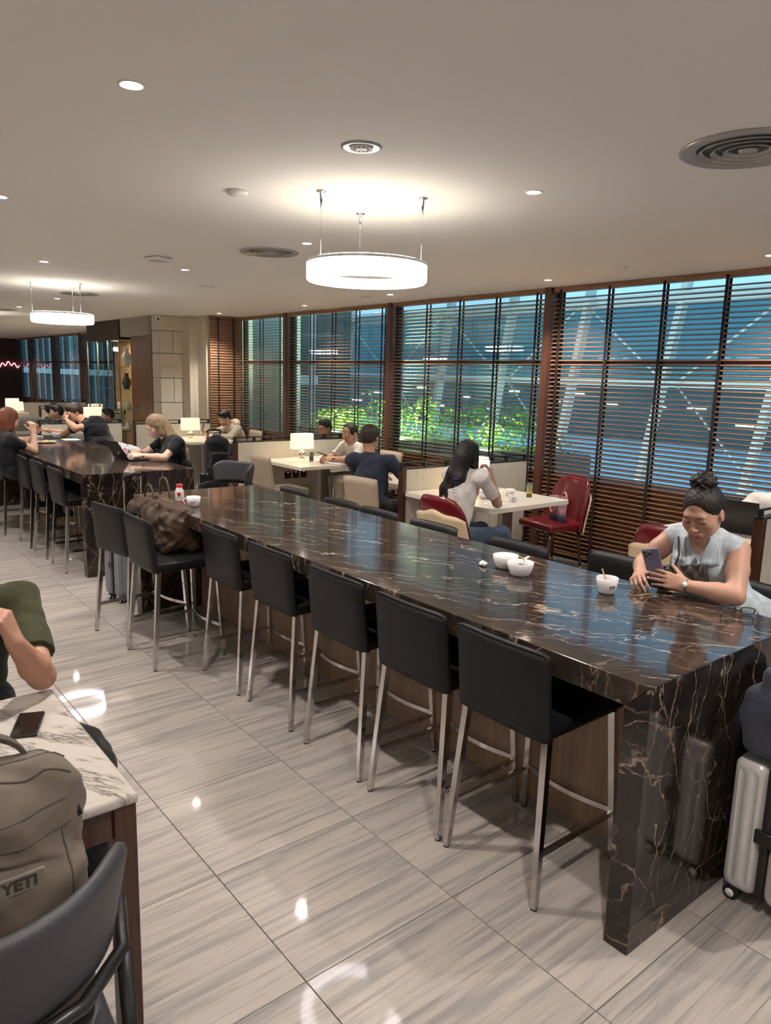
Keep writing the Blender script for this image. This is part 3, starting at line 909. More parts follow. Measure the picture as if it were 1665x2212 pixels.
        act = (c > 0) & (c < 8); I = np.argwhere(act); num = np.full(act.shape, -1, np.int64); num[act] = np.arange(len(I))
        acc = np.zeros((len(I), 3)); cnt = np.zeros(len(I))
        cor = [(dx, dy, dz) for dx in (0, 1) for dy in (0, 1) for dz in (0, 1)]
        vals = {q: F[I[:, 0] + q[0], I[:, 1] + q[1], I[:, 2] + q[2]].astype(float) for q in cor}
        for q in cor:
            for d in range(3):
                if q[d]: continue
                r = list(q); r[d] = 1; r = tuple(r); A = vals[q]; B = vals[r]; m = (A < 0) != (B < 0)
                t = np.where(m, A / np.where(A - B == 0, 1, A - B), 0)
                for e in range(3): acc[:, e] += np.where(m, q[e] + (t if e == d else 0), 0)
                cnt += m
        V = (I + acc / cnt[:, None]) * v + lo
        quads = []
        for d in range(3):
            e, f = [(1, 2), (2, 0), (0, 1)][d]
            sl0 = [slice(None)] * 3; sl1 = [slice(None)] * 3; sl0[d] = slice(0, -1); sl1[d] = slice(1, None)
            A = S[tuple(sl0)]; B = S[tuple(sl1)]; ch = np.argwhere(A != B)
            ok = (ch[:, e] > 0) & (ch[:, f] > 0) & (ch[:, e] < n[e] - 1) & (ch[:, f] < n[f] - 1); ch = ch[ok]
            ins = A[tuple(ch.T)]
            def nb(de, df):
                q = ch.copy(); q[:, e] -= de; q[:, f] -= df; return num[tuple(q.T)]
            Q = np.stack([nb(1, 1), nb(0, 1), nb(0, 0), nb(1, 0)], 1)
            Q[~ins] = Q[~ins][:, ::-1]
            quads.append(Q)
        return V, np.concatenate(quads)
    def build(s, name, mat, parent, colfn=None, **kw):
        V, Q = s.mesh()
        o = mesh(name, V, [], mat, parent, world=True)
        p = parent; off = np.zeros(3)
        while p is not None: off += np.array(p.location); p = p.parent
        me = o.data; me.clear_geometry()
        me.vertices.add(len(V)); me.vertices.foreach_set('co', (V - off).astype(np.float32).ravel())
        me.loops.add(len(Q) * 4); me.loops.foreach_set('vertex_index', Q.astype(np.int32).ravel())
        me.polygons.add(len(Q)); me.polygons.foreach_set('loop_start', np.arange(0, len(Q) * 4, 4, dtype=np.int32))
        me.update(calc_edges=True)
        me.polygons.foreach_set('use_smooth', np.ones(len(Q), bool))
        if colfn is not None:
            at = me.color_attributes.new('Col', 'FLOAT_COLOR', 'POINT')
            c = np.ones((len(V), 4), np.float32); c[:, :3] = colfn(V); at.data.foreach_set('color', c.ravel())
        me.validate()
        return props(o, **kw)

def colmat(key, rough=.5, sss=0, sheen=0, bump=0, spec=.4, nscale=300):
    a = N(key)
    c = a.new('VertexColor', layer_name='Col'); a.lk(c.outputs[0], a.b.inputs['Base Color'])
    a.b.inputs['Roughness'].default_value = rough; a.b.inputs['Specular IOR Level'].default_value = spec
    if sss:
        a.b.inputs['Subsurface Weight'].default_value = sss; a.b.inputs['Subsurface Radius'].default_value = (.012, .005, .003)
    a.b.inputs['Sheen Weight'].default_value = sheen
    if bump: a.bump(a.noise(a.coord('Object'), nscale, 3), bump, .002)
    return a.done(key)
colmat('skin', .52, .0, bump=.05)
def cloth(key, col, rough=.85, noise=.12, nscale=60, bump=.3, bs=900, sheen=.1):
    a = N(key)
    v = a.coord('Object')
    d = tuple(c * (1 - noise) for c in col); l = tuple(min(1, c * (1 + noise)) for c in col)
    a.lk(a.ramp(a.noise(v, nscale, 5, .6), [(.3, d), (.7, l)]), a.b.inputs['Base Color'])
    a.b.inputs['Roughness'].default_value = rough; a.b.inputs['Sheen Weight'].default_value = sheen
    a.b.inputs['Specular IOR Level'].default_value = .25
    a.bump(a.noise(v, bs, 2), bump, .001)
    return a.done(key)
def hairmat(key, dark, light, scale=(160, 160, 14)):
    a = N(key)
    v = a.coord('Object', scale=scale)
    n = a.noise(v, 1.0, 3, .6)
    a.lk(a.ramp(n, [(.3, dark), (.7, light)]), a.b.inputs['Base Color'])
    a.b.inputs['Roughness'].default_value = .50; a.b.inputs['Specular IOR Level'].default_value = .4
    a.bump(n, .5, .003)
    return a.done(key)

def unit(v):
    v = np.array(v, float); return v / (np.linalg.norm(v) + 1e-12)
def lerp(a, b, t): return np.array(a, float) * (1 - t) + np.array(b, float) * t

def folds(amp, f=(40, 34, 46), seed=0.):
    def fn(P):
        x, y, z = P[..., 0], P[..., 1], P[..., 2]
        q = np.sin(x * f[0] + 2.1 * np.sin(z * f[2] * .45 + seed) + seed) * np.sin(z * f[2] * .6 + 1.7 * np.sin(y * f[1] * .5 + 2 * seed) + .5 * seed)
        q2 = np.sin((x + z) * f[0] * .8 + 2 * np.sin(y * f[1] + seed)) 
        return amp * (.65 * q + .35 * q2)
    return fn

# ---- head: local frame x = person's left, y = forward, z = up; origin between the ears
class Head:
    def __init__(s, c, yaw, pitch=0, roll=0, sc=1.0, female=False):
        """yaw: direction the face looks (0 = +y, positive turns towards -x), pitch>0 looks up"""
        s.c = np.array(c, float); s.M = Blob.fr(yaw, pitch, roll); s.sc = sc; s.fem = female
    def w(s, p): return s.c + s.M @ (np.array(p, float) * s.sc)
    def loc(s, P): return ((P - s.c) @ s.M) / s.sc
    def skin(s, b, eyes_closed=True):
        E = lambda c, r, k=.02, mode='u': b.ell(s.w(c), np.array(r) * s.sc, s.M, k, mode)
        K = lambda a_, b_, ra, rb, k=.01, mode='u': b.cone(s.w(a_), s.w(b_), ra * s.sc, rb * s.sc, k, mode)
        E((0, -.012, .030), (.074, .092, .084))
        E((0, .022, -.022), (.066, .066, .080), .02)
        E((0, .040, -.060), (.048, .042, .044), .02)
        jw = .049 if s.fem else .054
        for q in (-1, 1):
            E((q * jw * .82, .012, -.062), (.018, .030, .026), .025)
            E((q * .040, .052, -.026), (.024, .022, .024), .022)
        E((0, .062, -.098), (.021, .018, .017), .022)
        K((-.034, .078, .020), (.034, .078, .020), .011, .011, .018)
        for q in (-1, 1):
            b.ell(s.w((q * .032, .098, -.002)), np.array((.019, .016, .011)) * s.sc, s.M, .012 * s.sc, 'd')
            E((q * .0315, .0745, -.003), (.0150, .0135, .0115), .003)
            K((q * .019, .0885, .0035), (q * .045, .0800, .0035), .0030, .0026, .004)
        K((0, .082, .006), (0, .1035, -.030), .0065, .0085, .010)
        E((0, .104, -.034), (.0100, .0095, .0085), .006)
        for q in (-1, 1): E((q * .0125, .0955, -.0365), (.0075, .0085, .0065), .005)
        K((-.019, .080, -.063), (.019, .080, -.063), .012, .012, .012)
        K((-.019, .0865, -.0615), (0, .0955, -.0575), .0036, .0050, .004); K((0, .0955, -.0575), (.019, .0865, -.0615), .0050, .0036, .004)
        K((-.015, .0885, -.0680), (.015, .0885, -.0680), .0052, .0052, .004)
        b.cone(s.w((-.020, .0935, -.0632)), s.w((.020, .0935, -.0632)), .0016 * s.sc, .0016 * s.sc, .003, 'd')
        for q in (-1, 1):
            E((q * .076, -.010, -.008), (.0085, .018, .029), .006)
            b.ell(s.w((q * .085, -.006, -.004)), np.array((.006, .009, .016)) * s.sc, s.M, .005, 'd')
        # nape
        E((0, -.035, -.040), (.050, .045, .050), .03)
    def color(s, P, base, lipc=(.42, .12, .11), lash=True):
        q = s.loc(P); base = np.array(base)
        c = np.tile(base, (len(P), 1))
        x, y, z = np.abs(q[:, 0]), q[:, 1], q[:, 2]
        front = (y > .05) & (np.abs(z) < .14) & (x < .08)
        def blend(m, col):
            m = np.clip(m, 0, 1)[:, None]; return c * (1 - m) + np.array(col) * m
        g = lambda cx, cz, rx, rz: np.exp(-(((x - cx) / rx) ** 2 + ((z - cz) / rz) ** 2)) * front
        c = blend(.45 * g(.042, -.028, .018, .016), base * np.array((1.0, .72, .68)))
        c = blend(.35 * g(0, -.034, .014, .012), base * np.array((1.0, .75, .70)))
        c = blend(.30 * g(.031, .004, .02, .010), base * np.array((.75, .60, .58)))
        lipm = ((np.abs(z + .0632) < .0098 * np.sqrt(np.clip(1 - (x / .0235) ** 2, 0, 1))) & (x < .0235) & front).astype(float)
        c = blend(lipm * .85, lipc)
        if lash:
            zl = -.0075 - .05 * 0 + ((x - .032) / .016) ** 2 * .0045
            m = ((np.abs(z - zl) < .0016) & (np.abs(x - .032) < .0155) & front).astype(float)
            c = blend(m * .85, (.03, .02, .018))
        return c
    def surf(s, b, x, z):
        """point on the skin in front of local (x, z)"""
        ys = np.linspace(.125, .02, 120); P = np.array([s.w((x, y, z)) for y in ys]); F = b.at(P)
        i = int(np.argmax(F < 0)); return ys[i] if F[i] < 0 else .08
    def brows_lashes(s, b, parent, mat):
        for q in (-1, 1):
            P = []
            for k in range(8):
                t = k / 7; x = q * (.013 + .034 * t); z = .0175 + .0065 * math.sin(t * 2.3) - .003 * t
                P.append(s.w((x, s.surf(b, x, z) + .0003, z)))
            parent_shift(parent, P); MB().tube(P, [s.sc * r for r in (.0008, .0015, .0018, .0018, .0016, .0013, .0010, .0005)], 6).build('eyebrow', mat, parent)
            P = []
            for k in range(9):
                t = k / 8; x = q * (.0165 + .031 * t); z = -.0085 + ((t - .5) * 2) ** 2 * .0048 - .001 * t
                P.append(s.w((x, s.surf(b, x, z) + .0004, z)))
            parent_shift(parent, P); MB().tube(P, [s.sc * .0009] * 9, 5).build('eyelashes', mat, parent)
def parent_shift(parent, P):
    """turn world points into the parent's frame in place and return the parent"""
    p = parent; off = np.zeros(3)
    while p is not None: off += np.array(p.location); p = p.parent
    for i in range(len(P)): P[i] = Vector(np.array(P[i]) - off)
    return parent

def hand(b, wrist, fwd, nrm, side, curl=(.5, .5, .5, .5), thumb=.4, sc=1.0, spread=.10, nails=None, roll0=.15):
    """fwd: from wrist to knuckles; nrm: out of the back of the hand; side: +1 thumb towards cross(fwd,nrm), -1 opposite"""
    w = np.array(wrist, float); f = unit(fwd); n = unit(np.array(nrm, float) - f * (np.array(nrm) @ f)); t = np.cross(f, n) * side
    L = .088 * sc
    K = lambda a_, b_, ra, rb, k: b.cone(a_, b_, ra * sc, rb * sc, k)
    tips = []
    kn = []
    for i in range(4):
        o = (1.5 - i) * .0195 * sc
        k_ = w + f * (L - abs(i - 1) * .004 * sc) + t * o + n * (-.003 * (abs(i - 1.5)) * sc)
        kn.append(k_)
        K(w + t * o * .62 + f * .008 * sc, k_, .0145, .0105, .012)
    K(w + f * .02 * sc + t * .018 * sc - n * .008 * sc, w + f * .05 * sc + t * .024 * sc - n * .010 * sc, .014, .012, .012)
    fl_ = [(.042, .025, .020), (.046, .029, .021), (.043, .027, .021), (.034, .020, .018)]
    for i in range(4):
        c = curl[i] if hasattr(curl, '__len__') else curl
        p = kn[i]; d = unit(f + t * (1.5 - i) * spread)
        ang = roll0 + c * .9
        for j, l in enumerate(fl_[i]):
            dd = d * math.cos(ang) - n * math.sin(ang)
            q = p + dd * l * sc
            r = (.0088, .0080, .0072)[j] * (1 if i < 3 else .88)
            K(p, q, r, r * .92, .0025 if j else .006)
            p = q; ang += c * 1.15 if j == 0 else c * .8
        tips.append((p, dd, n))
    tb = w + f * .018 * sc + t * .022 * sc - n * .006 * sc
    td = unit(f * .75 + t * (.95 - thumb * .7) - n * (.25 + thumb * .5))
    p1 = tb + td * .040 * sc; td2 = unit(td + f * .35 * thumb - n * .25 * thumb - t * .25 * thumb); p2 = p1 + td2 * .030 * sc; p3 = p2 + unit(td2 + f * .1) * .022 * sc
    K(tb, p1, .0145, .0108, .010); K(p1, p2, .0103, .0095, .003); K(p2, p3, .0093, .0080, .003)
    tips.append((p3, unit(td2), unit(np.cross(td2, f) if True else n)))
    return tips
def nails(parent, tips, mat, sc=1.0, back=None):
    for i, (p, d, n) in enumerate(tips):
        d = unit(d); nn = np.array(n, float) if i < 4 else (unit(back) if back is not None else np.array(n, float))
        nn = unit(nn - d * (nn @ d)); s_ = np.cross(d, nn)
        nw = nn * math.cos(0) ; c = p + nn * .0064 * sc + d * .001
        P = []
        V = []; 
        for u in range(5):
            for v_ in range(4):
                a_ = (u / 4 - .5); e = (v_ / 3 - .35)
                V.append(Vector(c + s_ * a_ * .0105 * sc * (1 - .25 * max(0, e)) + d * e * .013 * sc - nn * (a_ * a_ * .007) * sc + nn * .0006))
        parent_shift(parent, V)
        f = [(u * 4 + v_, u * 4 + v_ + 1, (u + 1) * 4 + v_ + 1, (u + 1) * 4 + v_) for u in range(4) for v_ in range(3)]
        MB().add([tuple(q) for q in V], f, True).build('nail', mat, parent)

def limb(b, pts, rs, k=.02):
    b.chain(pts, rs, k)

def person(label, loc, J, skin=(.42, .22, .14), vox=.007, head=None, sex='m', sc=1.0, shirt=None, shirt_mat=None, sleeve=.55,
           trousers_mat=None, hands=None, hair=None, hair_mat=None, shoes=True, curl=.5, seed=0, lips=(.36, .13, .11)):
    """J: world joints: pelvis, chest, neck, shL, shR, elL, elR, wrL, wrR, hipL.., kneeL.., anL.."""
    root = thing('person', label, 'person', loc)
    b = Blob(vox, .03)
    g = lambda k: np.array(J[k], float)
    pel, che, nec = g('pelvis'), g('chest'), g('neck')
    side = unit(g('shL') - g('shR')); up = unit(nec - pel); fwd = unit(np.cross(up, side)) * -1
    Mt = np.stack([side, np.cross(up, side), up], 1)
    wid = np.linalg.norm(g('shL') - g('shR'))
    fw_ = .92 if sex == 'f' else 1.0
    def torso(bb, gr):
        bb.ell(pel, (.155 * fw_ + gr, .115 + gr, .12 + gr), Mt, .05)
        bb.ell(lerp(pel, che, .55), (.146 * fw_ + gr, .105 + gr, .16 + gr), Mt, .06)
        bb.ell(che, (.150 * fw_ + gr, .105 + gr, .155 + gr), Mt, .06)
        bb.cone(g('shL') - side * .03, g('shR') + side * .03, .056 + gr, .056 + gr, .05)
        bb.cone(che + up * .10, nec, .07 + gr, .05 + gr * .6, .04)
    torso(b, -.012)
    hc = head.c
    b.cone(nec, head.w((0, -.02, -.05)), .054 if sex == 'm' else .046, .052 if sex == 'm' else .045, .03)
    head.skin(b)
    ra = (.050, .040, .043, .027) if sex == 'm' else (.044, .036, .037, .023)
    tipsall = {}
    for S in 'LR':
        sh, el, wr = g('sh' + S), g('el' + S), g('wr' + S)
        limb(b, [sh, lerp(sh, el, .5), el], [ra[0], ra[0] * .94, ra[1]])
        limb(b, [el, lerp(el, wr, .3), wr], [ra[1], ra[2], ra[3]])
        if hands and S in hands:
            h = dict(hands[S]); 
            tipsall[S] = hand(b, wr, **h)
    for S in 'LR':
        if 'hip' + S not in J: continue
        hp, kn, an = g('hip' + S), g('knee' + S), g('an' + S)
        limb(b, [hp, kn], [.075, .050], .04); limb(b, [kn, lerp(kn, an, .35), an], [.050, .050, .033], .02)
        ft = unit(np.array([kn[0] - hp[0], kn[1] - hp[1], 0]))
        b.cone(an + np.array([0, 0, -.03]), an + ft * .13 + np.array([0, 0, -.055]), .032, .026, .02)
    body = b.build('body', 'skin', root, lambda P: head.color(P, skin, lips))
    if shirt_mat:
        s = Blob(vox, .03)
        torso(s, .008)
        for S in 'LR':
            sh, el = g('sh' + S), g('el' + S)
            if sleeve > 1:
                wr = g('wr' + S)
                s.chain([sh, lerp(sh, el, .5), el], [.068, .062, .056], .04); s.chain([el, lerp(el, wr, .85)], [.056, .042], .02)
            elif sleeve > 0:
                rs_ = .061 if sex == 'm' else .050
                s.flat(sh - unit(el - sh) * .01, lerp(sh, el, sleeve), rs_, rs_ + .001, k=.035)
                s.ell(sh, (rs_, rs_, rs_), None, .045)
        s.warp(folds(.0055, seed=seed))
        nd = unit(head.c - nec)
        s.cone(nec + nd * .005, nec + nd * .12, .052 if sex == 'm' else .052, .08, .006, 'd')
        s.cut(pel - up * .06, -up)
        s.build('shirt', shirt_mat, root)
    if trousers_mat:
        s = Blob(max(vox, .009), .04)
        s.ell(pel, (.165 * fw_, .125, .115), Mt, .05)
        for S in 'LR':
            if 'hip' + S not in J: continue
            hp, kn, an = g('hip' + S), g('knee' + S), g('an' + S)
            s.chain([hp, kn], [.092, .068], .05); s.chain([kn, lerp(kn, an, .93)], [.068, .052], .03)
        s.warp(folds(.006, seed=seed + 2))
        s.build('trousers', trousers_mat, root)
        if shoes:
            for S in 'LR':
                if 'hip' + S not in J: continue
                hp, kn, an = g('hip' + S), g('knee' + S), g('an' + S)
                ft = unit(np.array([kn[0] - hp[0], kn[1] - hp[1], 0]))
                q = Blob(.008, .02); base = an + np.array([0, 0, -.045])
                q.cone(base - ft * .03, base + ft * .14, .045, .034, .02); q.cone(base, an + np.array([0, 0, .02]), .042, .044, .02); q.cut(base - np.array([0, 0, .028]), (0, 0, -1))
                q.build('shoe', 'black_rubber', root)
    return root, body, b, tipsall

def hair_cap(head, vox, style, mat, parent, seed=0):
    h = Blob(vox, .015); W = head.w; sc = head.sc
    E = lambda c, r, k=.015, mode='u': h.ell(W(c), np.array(r) * sc, head.M, k, mode)
    def streak(amp, f=230):
        def fn(P):
            q = head.loc(P); an = np.arctan2(q[..., 0], q[..., 1] + .01)
            return amp * (np.sin(an * 34 + 3 * np.sin(q[..., 2] * 30 + seed)) * .6 + .4 * np.sin(an * 71 + 2 * np.sin(q[..., 2] * 55)))
        return fn
    E((0, -.018, .036), (.083, .098, .090))
    if style == 'short':
        E((0, -.05, -.005), (.072, .062, .062)); E((0, .04, .085), (.060, .045, .032))
        h.ell(W((0, .115, -.03)), np.array((.085, .085, .078)) * sc, head.M, .008, 'd')
        h.cut(W((0, 0, -.062)), -head.M[:, 2])
        h.warp(streak(.0035))
    elif style == 'thin':
        h.ell(W((0, .08, .045)), np.array((.066, .10, .075)) * sc, head.M, .01, 'd')
        h.ell(W((0, .115, -.05)), np.array((.095, .10, .078)) * sc, head.M, .008, 'd')
        h.cut(W((0, 0, -.055)), -head.M[:, 2]); h.warp(streak(.002))
    elif style == 'bun':
        h.ops[0] = Blob(.01).ell(W((0, -.018, .034)), np.array((.0805, .0975, .0875)) * sc, head.M, .015).ops[0]
        E((0, -.05, .005), (.071, .058, .062))
        h.ell(W((0, .132, -.040)), np.array((.084, .110, .126)) * sc, head.M, .010, 'd')
        for q in (-1, 1): h.ell(W((q * .084, .010, -.045)), np.array((.022, .045, .052)) * sc, head.M, .008, 'd')
        h.cut(W((0, 0, -.072)), -head.M[:, 2])
        E((0, -.040, .130), (.052, .048, .038), .012)
        h.cone(W((-.030, -.05, .118)), W((.030, -.03, .128)), .022 * sc, .020 * sc, .008)
        h.cone(W((.02, -.015, .145)), W((-.02, -.058, .140)), .017 * sc, .018 * sc, .006)
        h.warp(lambda P: streak(.0028)(P) * np.clip(.35 - head.loc(P)[..., 1] * 6, .12, 1))
        h.warp(lambda P: (.0006 + .0050 * np.clip((head.loc(P)[..., 2] - .09) * 30, 0, 1)) * np.sin(P[..., 0] * 190 + 3 * np.sin(P[..., 2] * 120)) * np.sin(P[..., 1] * 170 + 2 * np.sin(P[..., 0] * 130)))
    elif style in ('long', 'bob'):
        E((0, -.055, -.01), (.080, .060, .080))
        h.ell(W((0, .125, -.035)), np.array((.066, .085, .112)) * sc, head.M, .010, 'd')
        for q in (-1, 1):
            h.cone(W((q * .072, -.005, .01)), W((q * .078, .005, -.085)), .022 * sc, .026 * sc, .02)
        if style == 'bob':
            h.cone(W((0, -.06, -.02)), W((0, -.055, -.10)), .058 * sc, .060 * sc, .03)
            for q in (-1, 1): h.cone(W((q * .05, -.04, -.03)), W((q * .062, -.025, -.125)), .035 * sc, .030 * sc, .02)
        h.warp(streak(.0035))
    return h
# ------------------------------------------------------------------ people
hairmat('hair_black', (.004, .003, .003), (.016, .012, .011))
hairmat('hair_dark', (.006, .0045, .004), (.024, .016, .012), (300, 300, 60))
hairmat('hair_blonde', (.10, .062, .032), (.34, .24, .14))
hairmat('hair_red', (.07, .018, .008), (.20, .055, .02))
hairmat('hair_brown', (.018, .009, .006), (.05, .026, .016))
hairmat('hair_grey', (.16, .14, .13), (.30, .27, .25))
cloth('denim', (.44, .50, .545), .85, .26, 26, .3, 700)
cloth('denim_stitch', (.30, .36, .44))
cloth('tee_white', (.62, .58, .53)); cloth('tee_navy', (.020, .026, .045)); cloth('tee_black', (.008, .009, .012))
cloth('polo_white', (.66, .60, .53)); cloth('hoodie_beige', (.46, .38, .29)); cloth('green_tee', (.036, .038, .015), noise=.2)
cloth('khaki', (.30, .25, .18)); cloth('jeans', (.035, .055, .085), noise=.25); cloth('black_cloth', (.010, .010, .012))
plain('nail_polish', (.82, .78, .80), .2, coat=.5)
plain('watch_steel', (.6, .58, .52), .22, metal=1)
plain('watch_face', (.75, .75, .75), .2, coat=.5)
plain('black_leather_bag', (.035, .030, .026), .32, coat=.2)
plain('black_plastic', (.012, .012, .013), .35)
plain('phone_glass_black', (.006, .006, .007), .06, coat=.5)
plain('phone_silver', (.55, .56, .60), .2, metal=.8)
plain('phone_purple', (.16, .17, .27), .12, coat=.6)

def pose(lo, **kw): return kw
def legs(pel, f, s, hip=.09, th=.42, sh=.42, drop=0, kz=None, foot=.0):
    """simple seated legs: f forward, s towards the person's left"""
    pel = np.array(pel, float); f = unit(f); s = unit(s); r = {}
    for k, g in (('L', 1), ('R', -1)):
        hp = pel + s * hip * g + np.array([0, 0, -.02]); kn = hp + f * th + s * .03 * g + np.array([0, 0, drop])
        an = kn + f * foot + np.array([0, 0, -sh]); r['hip' + k] = hp; r['knee' + k] = kn; r['an' + k] = an
    return r
Z3 = lambda *a: np.array(a, float)

# ---- woman in the denim vest at the front counter
hd = Head((1.155, .497, 1.238), math.radians(95), math.radians(-20), math.radians(3), 1.02, True)
J = dict(pelvis=(1.27, .455, .78), chest=(1.235, .485, .985), neck=(1.19, .492, 1.135), shL=(1.205, .345, 1.095), shR=(1.19, .645, 1.10),
         elL=(1.035, .262, .942), elR=(1.075, .705, .985), wrL=(.985, .448, .950), wrR=(.985, .668, .950))
J.update(legs(J['pelvis'], (-1, .05, 0), (0, -1, 0), th=.40, drop=-.07, sh=.40, hip=.085))
HL = dict(fwd=(-.50, 1, .22), nrm=(-.75, -.45, .35), side=1, curl=(.22, .20, .22, .30), thumb=.25, sc=.90, spread=.07, roll0=.05)
HR = dict(fwd=(-1, -.40, .10), nrm=(-.30, .45, .85), side=-1, curl=(.62, .60, .60, .62), thumb=.15, sc=.90, spread=.08, roll0=.25)
wroot = thing('person', 'woman in a sleeveless pale denim vest leaning on the counter, looking at her phone', 'person', (1.27, .455, .66))
SK = (.50, .285, .205)
b = Blob(.0036, .03)
def wtorso(b, gr):
    up = unit(Z3(*J['neck']) - Z3(*J['pelvis'])); side = unit(Z3(*J['shL']) - Z3(*J['shR'])); Mt = np.stack([side, np.cross(up, side), up], 1)
    b.ell(J['pelvis'], (.165 + gr, .125 + gr, .12 + gr), Mt, .05)
    b.ell(lerp(J['pelvis'], J['chest'], .55), (.135 + gr, .105 + gr, .14 + gr), Mt, .06)
    b.ell(J['chest'], (.150 + gr, .105 + gr, .150 + gr), Mt, .06)
    for q in (-1, 1): b.ell(Z3(*J['chest']) + Z3(-.075, q * .062, .0), (.06 + gr, .06 + gr, .06 + gr), None, .04)
    b.cone(Z3(*J['shL']) - side * .02, Z3(*J['shR']) + side * .02, .050 + gr, .050 + gr, .05)
    b.cone(Z3(1.21, .49, 1.06), Z3(*J['neck']), .075 + gr, .055 + gr, .05)
    return up, side
wtorso(b, -.010)
b.cone(Z3(1.195, .493, 1.11), hd.w((0, -.02, -.05)), .050, .049, .03)
hd.skin(b)
for S in 'LR':
    sh, el, wr = Z3(*J['sh' + S]), Z3(*J['el' + S]), Z3(*J['wr' + S])
    b.chain([sh, lerp(sh, el, .45), el], [.047, .045, .037], .02)
    b.chain([el, lerp(el, wr, .35), wr], [.039, .0395, .024], .015)
    b.cone(wr, wr + (wr - el) * .04, .024, .0225, .01)
tl = hand(b, Z3(*J['wrL']), **HL); tr = hand(b, Z3(*J['wrR']), **HR)
for S in 'LR': b.chain([J['hip' + S], J['knee' + S]], [.078, .052], .03)
for S in 'LR': b.chain([J['knee' + S], J['an' + S]], [.050, .034], .02)
for S in 'LR': b.cone(Z3(*J['an' + S]) + Z3(0, 0, -.03), Z3(*J['an' + S]) + Z3(-.13, 0, -.05), .030, .024, .02)
b.build('body', 'skin', wroot, lambda P: hd.color(P, SK, (.46, .14, .15)))
hd.brows_lashes(b, wroot, 'hair_dark')
nails(wroot, tl[:4], 'nail_polish', .9); nails(wroot, tr[:4], 'nail_polish', .9)
hh = hair_cap(hd, .0034, 'bun', 'hair_dark', wroot, 1)
ho = hh.build('hair', 'hair_dark', wroot)
m = MB()
for k in range(26):       # loose strands of the bun and the hairline
    a_ = rnd.uniform(0, 2 * PI); e = rnd.uniform(-.3, 1.2); r0 = .040
    d = Z3(math.cos(a_) * math.cos(e), math.sin(a_) * math.cos(e), math.sin(e)); t_ = Z3(-math.sin(a_), math.cos(a_), .3) * rnd.choice((-1, 1))
    P = [hd.w(Z3(0, -.038, .128) + d * (r0 + .006 * math.sin(q / 4 * PI) * 1.0) + t_ * .016 * q + d * .004 * q) for q in range(5)]
    parent_shift(ho, P); m.tube(P, [.0006, .0006, .0005, .0004, .0002], 3)
m.build('strands', 'hair_dark', ho)
# vest
v = Blob(.0042, .03)
wtorso(v, .008)
v.cone(Z3(1.30, .30, .80), Z3(1.34, .26, .79), .10, .085, .05)
for S, q in (('L', -1), ('R', 1)):
    v.ell(Z3(*J['sh' + S]) + Z3(.0, q * .052, -.03), (.085, .045, .088), None, .006, 'd')
v.ell(Z3(1.095, .492, 1.135), (.075, .050, .085), None, .01, 'd')
v.cone(Z3(1.195, .493, 1.115), hd.w((0, -.02, -.05)), .055, .070, .006, 'd')
v.cone(Z3(1.10, .494, 1.06), Z3(1.115, .492, 1.0), .032, .006, .008, 'd')
v.warp(folds(.0045, seed=3)); v.cut((1.27, .45, .70), (0, 0, -1))
vo = v.build('denim_vest', 'denim', wroot)
def vfront(y, z):
    xs = np.linspace(.98, 1.30, 160); F = v.at(np.array([(x, y, z) for x in xs])); i = int(np.argmax(F < 0)); return xs[i] if F[i] < 0 else 1.12
for q in (-1, 1):          # open collar wings, placket and stitching
    def cfn(u, w_, q=q):
        y = .492 + q * ((.030 + .026 * w_) * (1 - u) + (.112 - .018 * w_) * u); z = 1.032 - .012 * (1 - u) + .118 * w_ + .004 * u
        return (vfront(y, min(z, 1.115)) - .011 - .004 * math.sin(PI * u) + max(0, z - 1.115) * 1.0, y, z)
    P = []
    mm = MB().sheet(cfn, 8, 8, .005)
    off = np.array(wroot.location); mm.v = [tuple(np.array(p) - off) for p in mm.v]
    col = mm.build('collar', 'denim', vo)
    for u0 in (.08, .92):
        P = [Vector(cfn(u0, w_ / 6)) + Vector((-.003, 0, 0)) for w_ in range(7)]; P = [p - Vector(off) for p in P]
        MB().tube(P, .0012, 4).build('stitching', 'denim_stitch', vo)
for y0 in (.468, .516, .40, .585):
    P = [Vector((vfront(y0, z) - .0015, y0, z)) - Vector(wroot.location) for z in np.linspace(.93, 1.03, 9)]
    MB().tube(P, .0012, 4).build('stitching', 'denim_stitch', vo)
for z in (.945, .99, 1.03):
    p = Vector((vfront(.482, z) - .003, .482, z)) - Vector(wroot.location)
    MB().lathe([(0, -.002), (.007, -.002), (.007, .002), (0, .002)], tuple(p), 12).build('button', 'watch_steel', vo)
t = Blob(.009, .04); t.ell(J['pelvis'], (.165, .165, .11), None, .04)
for S in 'LR': t.chain([J['hip' + S], J['knee' + S]], [.095, .068], .04); t.chain([J['knee' + S], lerp(J['knee' + S], J['an' + S], .9)], [.066, .05], .03)
t.build('trousers', 'black_cloth', wroot)
for S in 'LR':
    q = Blob(.008, .02); a_ = Z3(*J['an' + S]) + Z3(0, 0, -.045); q.cone(a_ + Z3(.03, 0, 0), a_ + Z3(-.14, 0, 0), .042, .034, .02); q.cone(a_, a_ + Z3(0, 0, .05), .042, .042, .02)
    q.build('shoe', 'black_rubber', wroot)
